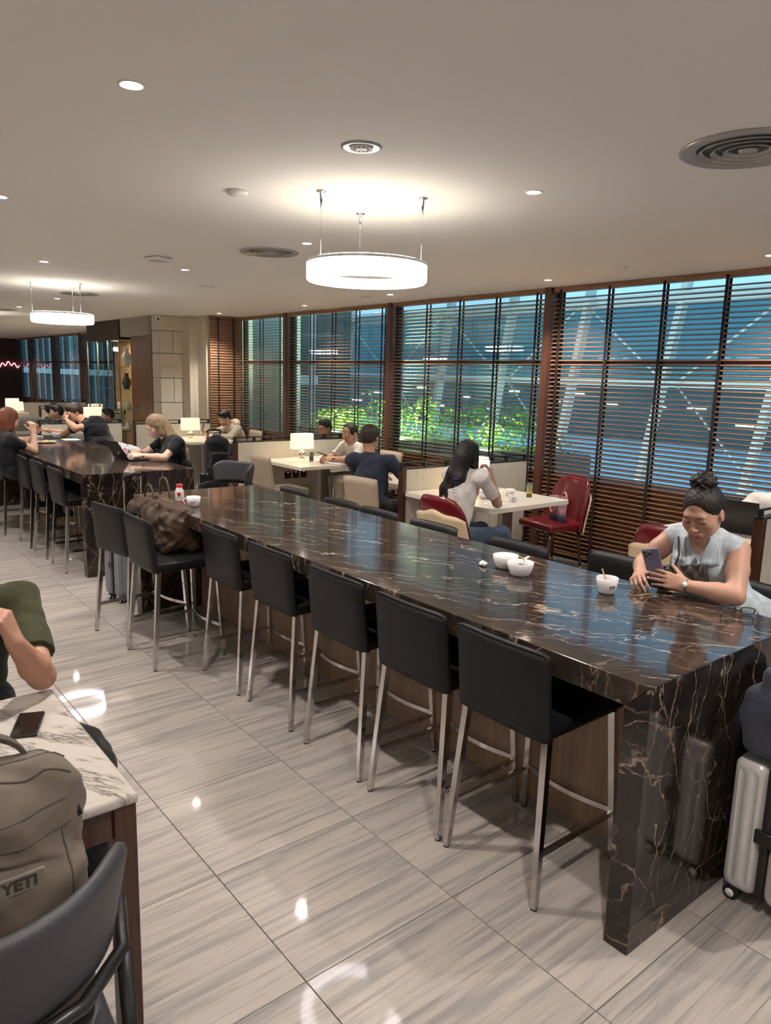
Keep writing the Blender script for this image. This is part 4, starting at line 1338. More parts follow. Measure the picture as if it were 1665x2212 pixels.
# watch
wt = thing('wrist_watch', 'small steel wristwatch with a pale dial on the woman in denim', 'watch', J['wrL'])
ax_ = unit(Z3(*J['wrL']) - Z3(*J['elL'])); Mq = Vector(ax_).to_track_quat('Z', 'Y').to_matrix()
ring = MB().lathe([(.0265, -.006), (.0285, -.006), (.0285, .006), (.0265, .006)], n=28, closed=True)
ring.v = [tuple(Mq @ Vector(q)) for q in ring.v]; ring.build('strap', 'watch_steel', wt)
dn = unit(Z3(-.75, -.60, .28)); dn = unit(dn - ax_ * (dn @ ax_)); Mq = Vector(dn).to_track_quat('Z', 'Y').to_matrix()
dd = MB().lathe([(0, .0255), (.0135, .0255), (.0140, .028), (.0125, .0325), (.011, .033)], n=28); dd.v = [tuple(Mq @ Vector(q)) for q in dd.v]; dd.build('case', 'watch_steel', wt)
dd = MB().lathe([(0, .0325), (.0108, .0325), (.0108, .0335), (0, .0336)], n=28); dd.v = [tuple(Mq @ Vector(q)) for q in dd.v]; dd.build('dial', 'watch_face', wt)

def phone(label, c, up, nrm, back='phone_purple', front=None, w=.072, h=.150, th=.009, cam_=True, bump=True):
    """nrm points out of the back"""
    t = thing('smartphone', label, 'phone', c)
    n = unit(nrm); u = unit(np.array(up) - n * (np.array(up) @ n)); s_ = np.cross(u, n)
    X = Matrix(np.stack([s_, u, n], 1).tolist()).to_4x4()
    MB().rbox((-w / 2, -h / 2, -th / 2), (w / 2, h / 2, th / 2), .0042, 3, True, X).build('case', back, t)
    MB().rbox((-w / 2 + .003, -h / 2 + .003, -th / 2 - .0006), (w / 2 - .003, h / 2 - .003, -th / 2 + .001), .0004, 1, False, X).build('screen', front or 'phone_glass_black', t)
    if cam_:
        k = MB().rbox((-w / 2 + .005, h / 2 - .042, th / 2 - .001), (-w / 2 + .040, h / 2 - .006, th / 2 + .002), .0015, 2, True, X).build('camera_plate', 'phone_silver', t)
        for q in ((-w / 2 + .014, h / 2 - .015), (-w / 2 + .014, h / 2 - .033), (-w / 2 + .031, h / 2 - .024)):
            l = MB().lathe([(0, th / 2 + .002), (.0065, th / 2 + .002), (.0065, th / 2 + .0035), (0, th / 2 + .0036)], (q[0], q[1], 0), 14)
            l.v = [tuple(X @ Vector(p)) for p in l.v]; l.build('lens', 'phone_glass_black', k)
    return t
phone('phone in a clear purple case held by the woman in denim', (.948, .585, 1.020), (-.42, .10, .9), (-.88, -.35, -.30))

# ---- long-haired woman at the table by the window
hd = Head((2.275, 3.03, 1.19), math.radians(-82), math.radians(-14), 0, 1.0, True)
J = dict(pelvis=(2.14, 3.05, .56), chest=(2.20, 3.04, .90), neck=(2.235, 3.035, 1.07), shL=(2.23, 3.19, 1.03), shR=(2.285, 2.885, 1.035),
         elR=(2.525, 2.925, .80), wrR=(2.50, 2.975, 1.0), elL=(2.50, 3.20, .80), wrL=(2.50, 3.10, .985))
J.update(legs(J['pelvis'], (1, -.1, 0), (0, 1, 0)))
person('woman with long straight black hair in a white t-shirt holding up a phone', (2.14, 3.05, .46), J, (.44, .26, .17), .0055, hd, 'f',
       shirt_mat='tee_white', sleeve=.72, trousers_mat='jeans', hands={'R': dict(fwd=(-.05, .25, 1), nrm=(.3, -1, .1), side=-1, curl=.55, thumb=.4, sc=.92), 'L': dict(fwd=(-.05, -.2, 1), nrm=(.3, 1, .1), side=1, curl=.55, thumb=.4, sc=.92)}, seed=5)
lw = bpy.data.objects[[o.name for o in bpy.data.objects if o.name.startswith('person')][-1]]
h = hair_cap(hd, .005, 'long', 'hair_black', lw, 2)
h.chain([hd.w((0, -.07, -.02)), Z3(2.155, 3.06, 1.05), Z3(2.115, 3.11, .93), Z3(2.085, 3.13, .82)], [.070, .058, .044, .020], .03)
h.chain([hd.w((0, -.06, -.04)), Z3(2.155, 3.00, 1.02), Z3(2.10, 3.06, .88)], [.065, .050, .030], .03)
h.warp(lambda P: .0016 * np.sin((P[..., 1] - P[..., 0] * .6) * 330 + 1.0 * np.sin(P[..., 2] * 9)))
h.build('hair', 'hair_black', lw)
a = N('shirt_print'); a.b.inputs['Base Color'].default_value = (.10, .12, .30, 1); a.b.inputs['Roughness'].default_value = .8; a.done('shirt_print')
m = MB()
tb_ = Blob(.01); 
for k in range(9):        # blue outline print on the back of the shirt
    z = .80 + k * .028; y0 = 2.965 + .012 * math.sin(k * 1.7); 
    P = [Vector((2.072 + .02 * abs(j - 3) / 3 * .6 + max(0, (z - .92)) * .12, y0 - .03 + .010 * j, z + .009 * math.sin(j * 1.9 + k))) - Vector((2.14, 3.05, .46)) for j in range(7)]
    m.tube(P, .0016, 4)
m.build('shirt_print', 'shirt_print', lw)
emit('screen_white', (.75, .80, 1.0), 1.1)
phone('glowing phone held up by the long-haired woman', (2.485, 3.035, 1.075), (0.10, .02, 1), (.93, .35, 0), 'black_plastic', 'screen_white', cam_=False)

# ---- man in the navy t-shirt
hd = Head((2.42, 4.50, 1.212), math.radians(-60), math.radians(-8), 0, 1.04)
J = dict(pelvis=(2.36, 4.36, .57), chest=(2.37, 4.40, .86), neck=(2.385, 4.455, 1.055), shL=(2.275, 4.585, 1.0), shR=(2.495, 4.275, 1.0),
         elR=(2.66, 4.15, .80), wrR=(2.84, 4.34, .80), elL=(2.46, 4.70, .80), wrL=(2.72, 4.72, .80))
J.update(legs(J['pelvis'], (1, .25, 0), (-.2, 1, 0)))
person('man with short black hair in a navy t-shirt seen from behind on a beige chair', (2.36, 4.36, .46), J, (.40, .22, .14), .007, hd, 'm', shirt_mat='tee_navy', sleeve=.62, trousers_mat='black_cloth',
       hands={'R': dict(fwd=(1, .5, 0), nrm=(0, 0, 1), side=1, curl=.4), 'L': dict(fwd=(1, -.3, 0), nrm=(0, 0, 1), side=-1, curl=.4)}, seed=8)
lw = bpy.data.objects[[o.name for o in bpy.data.objects if o.name.startswith('person')][-1]]
hair_cap(hd, .006, 'short', 'hair_dark', lw, 3).build('hair', 'hair_brown', lw)

def last_person(): return bpy.data.objects[sorted(o.name for o in bpy.data.objects if o.name.startswith('person'))[-1]]

# ---- man in the white polo
hd = Head((3.38, 6.13, 1.105), math.radians(98), math.radians(-24), 0, 1.04)
J = dict(pelvis=(3.62, 6.10, .57), chest=(3.52, 6.13, .82), neck=(3.43, 6.135, .975), shL=(3.45, 5.96, .925), shR=(3.43, 6.31, .925),
         elL=(3.28, 5.98, .80), elR=(3.27, 6.33, .80), wrL=(3.12, 6.10, .815), wrR=(3.11, 6.24, .815))
J.update(legs(J['pelvis'], (-1, .2, 0), (0, -1, 0), th=.44, drop=.0))
person('balding man in a white polo shirt and khaki trousers looking down at his phone', (3.62, 6.10, .46), J, (.50, .27, .18), .0065, hd, 'm', shirt_mat='polo_white', sleeve=.8, trousers_mat='khaki',
       hands={'L': dict(fwd=(-1, .5, .1), nrm=(-.2, -.5, .8), side=1, curl=.5), 'R': dict(fwd=(-1, -.4, .1), nrm=(-.2, .5, .8), side=-1, curl=.5)}, seed=2)
lw = last_person(); hair_cap(hd, .006, 'thin', 'hair_dark', lw, 4).build('hair', 'hair_dark', lw)
MB().lathe([(.030, -.008), (.034, -.008), (.034, .008), (.030, .008)], tuple(Vector(J['wrL']) - Vector((3.62, 6.10, .46))), 20, closed=True).build('watch_band', 'black_rubber', lw)
phone('dark phone held over the white table by the man in the polo', (3.02, 6.19, .865), (-.8, 0, .5), (-.3, 0, -.8), 'black_plastic', cam_=False)

# ---- man with glasses behind the partition
hd = Head((4.0, 7.58, 1.062), math.radians(100), math.radians(-6), 0, 1.04)
J = dict(pelvis=(4.02, 7.6, .52), chest=(4.03, 7.6, .76), neck=(4.02, 7.6, .92), shL=(4.02, 7.42, .87), shR=(4.02, 7.78, .87), elL=(3.88, 7.38, .68), elR=(3.88, 7.82, .68), wrL=(3.66, 7.45, .72), wrR=(3.66, 7.75, .72))
J.update(legs(J['pelvis'], (-1, 0, 0), (0, -1, 0)))
person('man with glasses and short dark hair whose head shows above the partition', (4.02, 7.6, .46), J, (.36, .18, .11), .0075, hd, 'm', shirt_mat='tee_black', sleeve=.6, trousers_mat='black_cloth', hands=None, seed=2)
lw = last_person(); hair_cap(hd, .006, 'short', 'hair_dark', lw, 6).build('hair', 'hair_black', lw)
m = MB()
for q in (-1, 1):
    P = [Vector(hd.w((q * .032 + .021 * math.cos(t_), .094, .0 + .016 * math.sin(t_)))) - lw.location for t_ in np.linspace(0, 2 * PI, 15)]; m.tube(P, .0013, 4)
    m.tube([Vector(hd.w((q * .052, .092, .004))) - lw.location, Vector(hd.w((q * .078, -.01, .004))) - lw.location], .0014, 4)
m.tube([Vector(hd.w((-.011, .096, .002))) - lw.location, Vector(hd.w((.011, .096, .002))) - lw.location], .0014, 4)
m.build('spectacles', 'black_metal', lw)

# ---- man in the beige hoodie
hd = Head((3.60, 9.87, 1.072), math.radians(95), math.radians(-22), 0, 1.04)
J = dict(pelvis=(3.86, 9.8, .57), chest=(3.78, 9.82, .80), neck=(3.68, 9.85, .955), shL=(3.73, 9.66, .90), shR=(3.70, 10.03, .90), elL=(3.58, 9.62, .78), elR=(3.5, 10.05, .78), wrL=(3.36, 9.72, .80), wrR=(3.32, 9.95, .86))
J.update(legs(J['pelvis'], (-1, .0, 0), (0, -1, 0)))
person('black-haired man in a beige hoodie bent over a table by the window', (3.86, 9.8, .46), J, (.52, .30, .20), .0075, hd, 'm', shirt_mat='hoodie_beige', sleeve=1.5, trousers_mat='jeans',
       hands={'L': dict(fwd=(-1, .4, .1), nrm=(-.2, -.5, .8), side=1, curl=.5), 'R': dict(fwd=(-1, -.4, .2), nrm=(-.2, .5, .8), side=-1, curl=.5)}, seed=12)
lw = last_person(); hair_cap(hd, .006, 'short', 'hair_dark', lw, 7).build('hair', 'hair_black', lw)
hb = Blob(.008, .03); hb.chain([(3.74, 9.70, .97), (3.80, 9.86, .99), (3.72, 10.02, .97)], [.05, .065, .05], .03); hb.warp(folds(.006)); hb.build('hood', 'hoodie_beige', lw)
phone('small phone in the hand of the man in the hoodie', (3.22, 9.86, .93), (-.2, 0, 1), (-1, .1, .3), 'black_plastic', cam_=False)

# ---- blonde woman at the farther counter
hd = Head((1.0, 6.23, 1.235), math.radians(90), math.radians(-26), 0, .97, True)
J = dict(pelvis=(1.12, 6.13, .77), chest=(1.16, 6.15, .97), neck=(1.095, 6.19, 1.125), shL=(1.14, 5.99, 1.075), shR=(1.13, 6.33, 1.08), elL=(.965, 5.94, .94), elR=(.93, 6.38, .94), wrL=(.80, 6.10, .955), wrR=(.74, 6.30, .97))
J.update(legs(J['pelvis'], (-1, .0, 0), (0, -1, 0), th=.38, drop=-.06))
person('blonde woman in a black t-shirt typing at the farther counter', (1.12, 6.13, .66), J, (.60, .38, .29), .006, hd, 'f', shirt_mat='tee_black', sleeve=.62, trousers_mat='black_cloth',
       hands={'L': dict(fwd=(-1, .35, .15), nrm=(-.2, -.6, .8), side=1, curl=.45, sc=.92), 'R': dict(fwd=(-.8, -.3, .4), nrm=(-.3, .5, .8), side=-1, curl=.4, sc=.92)}, seed=21)
lw = last_person(); h = hair_cap(hd, .0055, 'long', 'hair_blonde', lw, 9)
h.chain([hd.w((0, -.075, .0)), Z3(1.15, 6.15, 1.10), Z3(1.235, 6.08, .98), Z3(1.26, 6.05, .88)], [.07, .058, .045, .022], .03)
h.warp(lambda P: .003 * np.sin((P[..., 1] + P[..., 0] * .8) * 260 + 2 * np.sin(P[..., 2] * 18)))
h.build('hair', 'hair_blonde', lw)
MB().lathe([(.0255, -.009), (.0285, -.009), (.0285, .009), (.0255, .009)], tuple(Vector(lerp(J['wrL'], J['elL'], .1)) - lw.location), 20, closed=True).build('bracelet', 'brass', lw)

# ---- eating man at the farther counter
hd = Head((.93, 8.70, 1.24), math.radians(96), math.radians(-20), 0, 1.0)
J = dict(pelvis=(1.12, 8.30, .77), chest=(1.11, 8.42, .99), neck=(1.02, 8.60, 1.13), shL=(1.06, 8.38, 1.10), shR=(1.04, 8.76, 1.10), elL=(.83, 8.34, 1.07), elR=(.86, 8.95, .95), wrL=(.79, 8.56, 1.155), wrR=(.72, 9.12, .99))
J.update(legs(J['pelvis'], (-1, .1, 0), (0, -1, 0), th=.38, drop=-.06))
person('dark-haired man in a black t-shirt eating noodles with a hand raised to his mouth', (1.12, 8.30, .66), J, (.50, .28, .18), .0075, hd, 'm', shirt_mat='tee_black', sleeve=.6, trousers_mat='black_cloth',
       hands={'L': dict(fwd=(-.1, .7, .6), nrm=(-.8, -.3, .1), side=1, curl=.7), 'R': dict(fwd=(-.6, .5, .3), nrm=(-.3, .4, .8), side=-1, curl=.6)}, seed=31)
lw = last_person(); hair_cap(hd, .007, 'short', 'hair_dark', lw, 10).build('hair', 'hair_brown', lw)
MB().lathe([(.031, -.012), (.035, -.012), (.035, .012), (.031, .012)], tuple(Vector(lerp(J['wrL'], J['elL'], .08)) - lw.location), 18, closed=True).build('watch_band', 'black_rubber', lw)

# ---- red-haired woman and the person behind her
hd = Head((-.12, 7.32, 1.25), math.radians(-72), math.radians(-18), 0, 1.02, True)
J = dict(pelvis=(-.12, 7.3, .76), chest=(-.20, 7.25, .96), neck=(-.17, 7.29, 1.12), shL=(-.20, 7.44, 1.06), shR=(-.16, 7.10, 1.06), elL=(.06, 7.52, .94), elR=(.07, 7.18, .94), wrL=(.16, 7.42, 1.10), wrR=(.09, 7.24, 1.12))
J.update(legs(J['pelvis'], (1, 0, 0), (0, 1, 0), th=.40, drop=-.08, sh=.38))
person('red-haired woman in a black top seen from behind with an elbow on the farther counter', (-.12, 7.3, .66), J, (.56, .34, .25), .0075, hd, 'f', shirt_mat='tee_black', sleeve=.55, trousers_mat='black_cloth',
       hands={'L': dict(fwd=(-.2, -.2, 1), nrm=(.3, 1, 0), side=1, curl=.8), 'R': dict(fwd=(0, .1, 1), nrm=(.3, -1, 0), side=-1, curl=.85)}, seed=41)
lw = last_person(); h = hair_cap(hd, .006, 'bob', 'hair_red', lw, 11); h.build('hair', 'hair_red', lw)
MB().lathe([(.027, -.010), (.031, -.010), (.031, .010), (.027, .010)], tuple(Vector(J['wrR']) - lw.location + Vector((0, 0, -.03))), 18, closed=True).build('bracelet', 'ceramic', lw)
MB().tube([Vector(hd.w((.09, -.01, -.03 - .03 * t_))) - lw.location for t_ in (0, 1)], .004, 6).build('earring', 'brass', lw)
hd = Head((-.16, 8.05, 1.27), math.radians(-60), math.radians(-10), 0, 1.04)
J = dict(pelvis=(-.22, 8.05, .76), chest=(-.24, 8.03, .98), neck=(-.20, 8.04, 1.14), shL=(-.24, 8.22, 1.08), shR=(-.20, 7.86, 1.08), elL=(.02, 8.30, .94), elR=(.04, 7.98, .95), wrL=(.22, 8.2, .97), wrR=(.24, 8.02, .99))
J.update(legs(J['pelvis'], (1, 0, 0), (0, 1, 0), th=.40, drop=-.08, sh=.38))
person('grey-haired person at the left edge behind the red-haired woman', (-.22, 8.05, .66), J, (.50, .30, .22), .0085, hd, 'm', shirt_mat='tee_black', sleeve=.6, trousers_mat='black_cloth', hands=None, seed=51)
lw = last_person(); hair_cap(hd, .007, 'short', 'hair_grey', lw, 12).build('hair', 'hair_grey', lw)

# ---- far heads above the partitions
for k, (x, y, z, yaw, lab) in enumerate([(1.66, 12.2, 1.06, 80, 'dark-haired person far back beside a glowing table lamp'), (1.78, 12.9, 1.07, -80, 'person far back half hidden by the head of the eating man'), (2.44, 12.0, .955 + .05, 90, 'dark-haired person far back just left of the display cabinet')]):
    hd = Head((x, y, z), math.radians(yaw), 0, 0, 1.05); f = Z3(-math.sin(math.radians(yaw)), math.cos(math.radians(yaw)), 0); s_ = Z3(-f[1], f[0], 0)
    c = Z3(x, y, 0)
    J = dict(pelvis=c + Z3(0, 0, .52), chest=c + Z3(0, 0, .76), neck=c + Z3(0, 0, z - .15), shL=c + s_ * .18 + Z3(0, 0, z - .2), shR=c - s_ * .18 + Z3(0, 0, z - .2), elL=c + s_ * .22 + f * .1 + Z3(0, 0, .65), elR=c - s_ * .22 + f * .1 + Z3(0, 0, .65), wrL=c + s_ * .15 + f * .33 + Z3(0, 0, .78), wrR=c - s_ * .15 + f * .33 + Z3(0, 0, .78))
    J.update(legs(J['pelvis'], f, s_))
    person(lab, (x, y, .46), J, (.4, .24, .16), .012, hd, 'm', shirt_mat='tee_black', sleeve=.6, trousers_mat='black_cloth', hands=None, shoes=False, seed=k)
    lw = last_person(); hair_cap(hd, .009, 'short', 'hair_dark', lw, k).build('hair', 'hair_black', lw)

# ---- man in the green t-shirt at the marble table
hd = Head((-1.57, 1.62, 1.24), math.radians(160), math.radians(-20), 0, 1.06)
J = dict(pelvis=(-1.52, 1.82, .57), chest=(-1.50, 1.76, .84), neck=(-1.53, 1.70, 1.05), shL=(-1.325, 1.69, .965), shR=(-1.72, 1.66, .985), elL=(-1.345, 1.345, .805), elR=(-1.75, 1.36, .80), wrL=(-1.435, 1.255, .965), wrR=(-1.60, 1.24, .98))
J.update(legs(J['pelvis'], (0, -1, 0), (1, 0, 0), th=.43))
groot, gb, gbb, _ = person('man in an olive green t-shirt leaning an elbow on the white marble table', (-1.52, 1.82, .46), J, (.44, .23, .155), .005, hd, 'm', shirt_mat='green_tee', sleeve=.74, trousers_mat='black_cloth',
       hands={'L': dict(fwd=(-.25, .02, 1), nrm=(.70, -.6, .25), side=1, curl=(.80, .80, .85, .9), thumb=.6, sc=1.02, roll0=.35), 'R': dict(fwd=(.3, .1, 1), nrm=(-.7, -.5, .2), side=-1, curl=.8)}, seed=61)
hair_cap(hd, .007, 'short', 'hair_brown', groot, 13).build('hair', 'hair_brown', groot)
m = MB()
el, wr = Z3(*J['elL']), Z3(*J['wrL'])
for k in range(420):      # forearm hair
    t_ = rnd.uniform(-.02, .8); p = lerp(el, wr, t_); d = unit(wr - el); a_ = rnd.uniform(0, 2 * PI)
    s_ = unit(np.cross(d, (0, 0, 1))); u_ = np.cross(s_, d); n_ = s_ * math.cos(a_) + u_ * math.sin(a_)
    ys = np.linspace(.06, .02, 40); F = gbb.at(np.array([p + n_ * r for r in ys])); i = int(np.argmax(F < 0)); q = p + n_ * ys[i]
    g_ = unit(-d * .8 + n_ * .35 + np.array([rnd.uniform(-.3, .3) for _ in range(3)])) * rnd.uniform(.005, .010)
    o_ = np.array(groot.location); m.tube([tuple(q - o_), tuple(q + g_ - o_)], [.0002, .0001], 3, cap=False)
m.build('arm_hair', 'hair_brown', groot)

# ---- person at the right edge behind the laptop
hd = Head((3.80, 1.24, 1.17), math.radians(90), math.radians(-15), 0, 1.0)
J = dict(pelvis=(3.98, 1.32, .57), chest=(3.93, 1.32, .82), neck=(3.87, 1.30, .99), shL=(3.88, 1.13, .92), shR=(3.86, 1.48, .92), elL=(3.78, 1.14, .80), elR=(3.76, 1.51, .80), wrL=(3.60, 1.18, .80), wrR=(3.60, 1.42, .80))
J.update(legs(J['pelvis'], (-1, 0, 0), (0, -1, 0)))
person('person in a white shirt at the right edge sitting behind a laptop', (3.98, 1.32, .46), J, (.5, .28, .2), .008, hd, 'm', shirt_mat='polo_white', sleeve=1.5, trousers_mat='black_cloth', hands=None, seed=71)
lw = last_person(); hair_cap(hd, .008, 'short', 'hair_dark', lw, 14).build('hair', 'hair_black', lw)
# ------------------------------------------------------------------ booths by the windows
GP = 'low cream partitions between the window tables'
def partition(x0, x1, y, label, h=.955):
    t = thing('partition', label, 'partition', ((x0 + x1) / 2, y, 0), 0, GP)
    L = (x1 - x0) / 2
    MB().rbox((-L + .045, -.028, 0), (L, .028, h), .003, 1).build('panel', 'ash_panel', t)
    MB().rbox((-L, -.034, 0), (-L + .045, .034, h + .006), .003, 1).build('end_post', 'table_wood_dark', t)
    MB().box((-L, -.030, h), (L, .030, h + .012)).build('cap', 'black_metal', t)
    MB().rbox((-L, -.010, h + .052), (L, .010, h + .066), .002, 1).build('rail', 'black_metal', t)
    n = max(2, int(2 * L / .26))
    for k in range(n + 1):
        x = -L + .02 + (2 * L - .04) * k / n
        MB().box((x - .016, -.012, h + .012), (x + .016, .012, h + .054)).build('rail_block', 'black_metal', t)
    return t
partition(2.86, 4.17, 1.0, 'low cream partition with a brown end post at the right edge of the photo')
partition(2.44, 4.17, 4.05, 'low cream partition behind the long-haired woman')
partition(2.30, 4.17, 7.05, 'low cream partition behind the white table with the glass of water')
partition(2.30, 3.60, 10.42, 'low cream partition in front of the stone pillar')
partition(1.0, 2.25, 10.78, 'low pale partition just past the far end of the farther counter')
partition(2.0, 3.3, 13.5, 'low pale partition far back behind the eating man')
partition(2.15, 4.1, 15.3, 'low pale partition in the far left background')
partition(2.2, 4.1, 18.6, 'most distant low partition near the dark end wall')

def window_table(x0, x1, y0, y1, label, h=.75):
    t = thing('cafe_table', label, 'table', ((x0 + x1) / 2, (y0 + y1) / 2, 0), 0, 'cream tables along the windows')
    a_, b_ = (x1 - x0) / 2, (y1 - y0) / 2
    MB().rbox((-a_, -b_, h - .042), (a_, b_, h), .004, 2).build('tabletop', 'table_cream', t)
    MB().rbox((-.07, -b_ * .45 - .03, .02), (.07, -b_ * .45 + .03, h - .042), .003, 1).build('leg', 'steel_brushed', t)
    MB().rbox((-.25, -b_ * .45 - .2, 0), (.25, -b_ * .45 + .2, .02), .004, 1).build('base_plate', 'steel_brushed', t)
    return t
window_table(2.47, 3.47, 2.93, 4.015, 'cream table with cups and orange juice in front of the long-haired woman')
window_table(2.60, 3.62, 6.0, 7.015, 'cream table with a small lamp and a glass of water')
window_table(2.72, 3.70, 4.09, 5.05, 'cream table beyond the man in the navy shirt')
window_table(3.05, 3.75, 1.04, 1.80, 'cream table with the open laptop at the right edge')
window_table(2.78, 3.55, 9.35, 10.38, 'cream table with a lamp in front of the man in the hoodie')
window_table(2.8, 3.7, 7.10, 8.05, 'table hidden behind the partition in front of the man with glasses')
window_table(2.2, 3.0, 12.5, 13.3, 'table in the dim seating area far back')

def table_lamp(x, y, z, label, s=1.0, rz=0):
    t = thing('table_lamp', label, 'lamp', (x, y, z), rz, 'small table lamps with rectangular shades')
    for q in (-1, 1):
        pass
    m = MB()
    for k in range(2):
        r = MB().lathe([(.026 * s, -.007), (.050 * s, -.007), (.050 * s, .007), (.026 * s, .007)], (0, 0, 0), 26, closed=True)
        Q = Matrix.Rotation(math.radians(90), 3, 'X') if k == 0 else Matrix.Rotation(math.radians(90), 3, 'Y')
        m.add([tuple(Q @ Vector(q) + Vector((0, 0, .062 * s))) for q in r.v], r.f, True)
    m.build('ring_base', 'chrome', t)
    MB().lathe([(0, 0), (.045 * s, 0), (.045 * s, .012), (.01, .014)], n=24).build('foot', 'chrome', t)
    MB().tube([(0, 0, .11 * s), (0, 0, .17 * s)], .006, 8).build('stem', 'chrome', t)
    v = []
    w_, d_, z0, z1 = .145 * s, .075 * s, .135 * s, .32 * s
    m = MB()
    def sh(u, v_):
        a_ = 2 * PI * u; ca, sa = math.cos(a_), math.sin(a_); e = .35
        x_ = math.copysign(abs(ca) ** e, ca) * w_ * (1 - .04 * v_); y_ = math.copysign(abs(sa) ** e, sa) * d_ * (1 - .04 * v_)
        return (x_, y_, z0 + (z1 - z0) * v_)
    m.sheet(sh, 48, 2).build('lamp_shade', 'lamp_shade', t, fix=False)
    l = bpy.data.lights.new('lamp_bulb', 'POINT'); l.energy = 1.5 * s; l.color = (1, .76, .45); l.shadow_soft_size = .03
    o = link(bpy.data.objects.new('lamp_bulb', l)); o.parent = t; o.location = (0, 0, .24 * s)
    return t
table_lamp(3.06, 6.70, .75, 'glowing table lamp beside the glass of water in front of the balding man')
table_lamp(3.06, 3.72, .75, 'glowing table lamp half hidden behind the long-haired woman', 1.0)
table_lamp(3.05, 9.95, .75, 'glowing table lamp in front of the stone pillar')
table_lamp(2.50, 12.95, .75, 'glowing table lamp far back just behind the eating man', 1.1)
for x, y, lab in ((1.9, 16.1, 'glowing table lamp far back above the grey sofa'), (2.25, 18.0, 'most distant glowing table lamp at the left edge'), (3.2, 15.0, 'glowing table lamp far back beside a dark-haired head')):
    tt = thing('side_table', 'small table far back under ' + ('the grey sofa lamp' if x == 1.9 else 'the most distant lamp' if x < 2.5 else 'the lamp next to the dark head'), 'table', (x, y, 0))
    MB().rbox((-.3, -.25, .71), (.3, .25, .75), .004, 1).build('tabletop', 'table_cream', tt); MB().box((-.05, -.05, 0), (.05, .05, .71)).build('leg', 'steel_brushed', tt)
    table_lamp(x, y, .75, lab)

# sockets on the partition face under the white table
for k, x in enumerate((3.05, 3.17, 3.29)):
    t = thing('power_socket', ('left', 'middle', 'right')[k] + 'most black wall socket under the table with the glass of water' if k != 1 else 'middle black wall socket under the table with the glass of water', 'socket', (x, 7.021, .515), 0, 'black sockets on the partition')
    MB().rbox((-.046, -.010, -.046), (.046, 0, .046), .004, 1).build('plate', 'black_plastic', t)
    m = MB()
    for px_, pz in ((0, .015), (-.012, -.010), (.012, -.010)): m.box((px_ - .003, -.0115, pz - .005), (px_ + .003, -.0095, pz + .005))
    m.build('holes', 'phone_glass_black', t)
    emit('red_led', (1, .12, .1), 4); MB().box((-.006, -.012, .030), (.006, -.0095, .035)).build('indicator', 'red_led', t)

# ------------------------------------------------------------------ chairs
def parsons(label):
    t = thing('dining_chair', label, 'chair', (0, 0, 0), 0, 'beige upholstered chairs')
    MB().rbox((-.22, -.22, .40), (.24, .22, .48), .018, 3).build('seat', 'beige_leather', t)
    def back(u, v): return (-.215 - .075 * v, -.215 + .43 * u,   .36 + .50 * v + .008 * math.sin(PI * u) * v)
    MB().sheet(back, 12, 8, lambda u, v: .045 * min(1, min(u, 1 - u) * 12 + .5)).build('backrest', 'beige_leather', t)
    for sx, sy in ((-1, -1), (-1, 1), (1, -1), (1, 1)): MB().tube([(sx * .19, sy * .18, .40), (sx * .20, sy * .19, 0)], [1, .8], flat=(.035, .035)).build('leg', 'table_wood_dark', t)
    return t
pc = parsons('x'); us = []
place(pc, us, (2.57, 6.36, 0), 0, 'empty beige chair left of the table with the glass of water')
place(pc, us, (2.46, 4.36, 0), math.radians(8), 'beige chair of the man in the navy shirt')
place(pc, us, (3.74, 6.12, 0), PI, 'beige chair of the man in the white polo')
place(pc, us, (3.86, 9.82, 0), PI, 'beige chair of the man in the beige hoodie')

def red_chair(label):
    t = thing('dining_chair', label, 'chair', (0, 0, 0), 0, 'red and cream leather chairs')
    sb = Blob(.009, .03)
    sb.box((.02, 0, .445), (.235, .235, .040), None, .038); sb.ell((.02, 0, .455), (.22, .22, .050))
    sb.build('seat', 'red_leather', t)
    def prof(u, v):          # u across, v up; curved shell
        a_ = (u - .5) * 2; wv = .262 * (1 - .10 * v) * (1 - max(0, v - .72) ** 2 * 3.2 * abs(a_) ** 2)
        x = -.215 - .075 * v + .13 * abs(a_) ** 2.4 * (1 - .45 * v)
        z = .40 + .49 * v - .05 * (abs(a_) ** 4) * v * v
        return x, a_ * wv, z
    MB().sheet(lambda u, v: prof(u, v), 22, 14, lambda u, v: .045 * min(1, min(u, 1 - u) * 9 + .35) * min(1, (1 - v) * 7 + .35)).build('backrest', 'red_leather', t)
    def outer(u, v):
        a_ = (u - .5) * 2; vmax = .76 - .10 * abs(a_) ** 2.2 + .022 * math.cos(a_ * 7)
        vv = -.04 + (vmax + .04) * v; x, y, z = prof(u, max(vv, 0)); z += min(vv, 0) * .45
        return x - .034, y * 1.06, z
    MB().sheet(outer, 22, 10, .016).build('outer_shell', 'cream_leather', t)
    for sx, sy in ((-1, -1), (-1, 1), (1, -1), (1, 1)):
        l = MB().tube([(sx * .17 + .02, sy * .17, .42), (sx * .215 + .02, sy * .205, .0)], [.021, .012], 12).build('leg', 'table_wood_dark', t)
        MB().tube([(sx * .21 + .02, sy * .201, .05), (sx * .215 + .02, sy * .205, 0)], [.0145, .0125], 12).build('foot_cap', 'brass', l)
        P = [(sx * .17 + .02 + .035 * math.cos(q), sy * .17 + .02 * sy, .40 - .055 * math.sin(q)) for q in np.linspace(0, PI, 9)]
        MB().tube(P, .004, 6).build('brass_loop', 'brass', l)
    return t
rc = red_chair('x'); us = []
place(rc, us, (2.24, 3.08, 0), math.radians(4), 'red and cream leather chair on which the long-haired woman sits')
place(rc, us, (3.74, 3.29, 0), math.radians(180 - 10), 'red leather chair by the window with a pink tote bag on it')
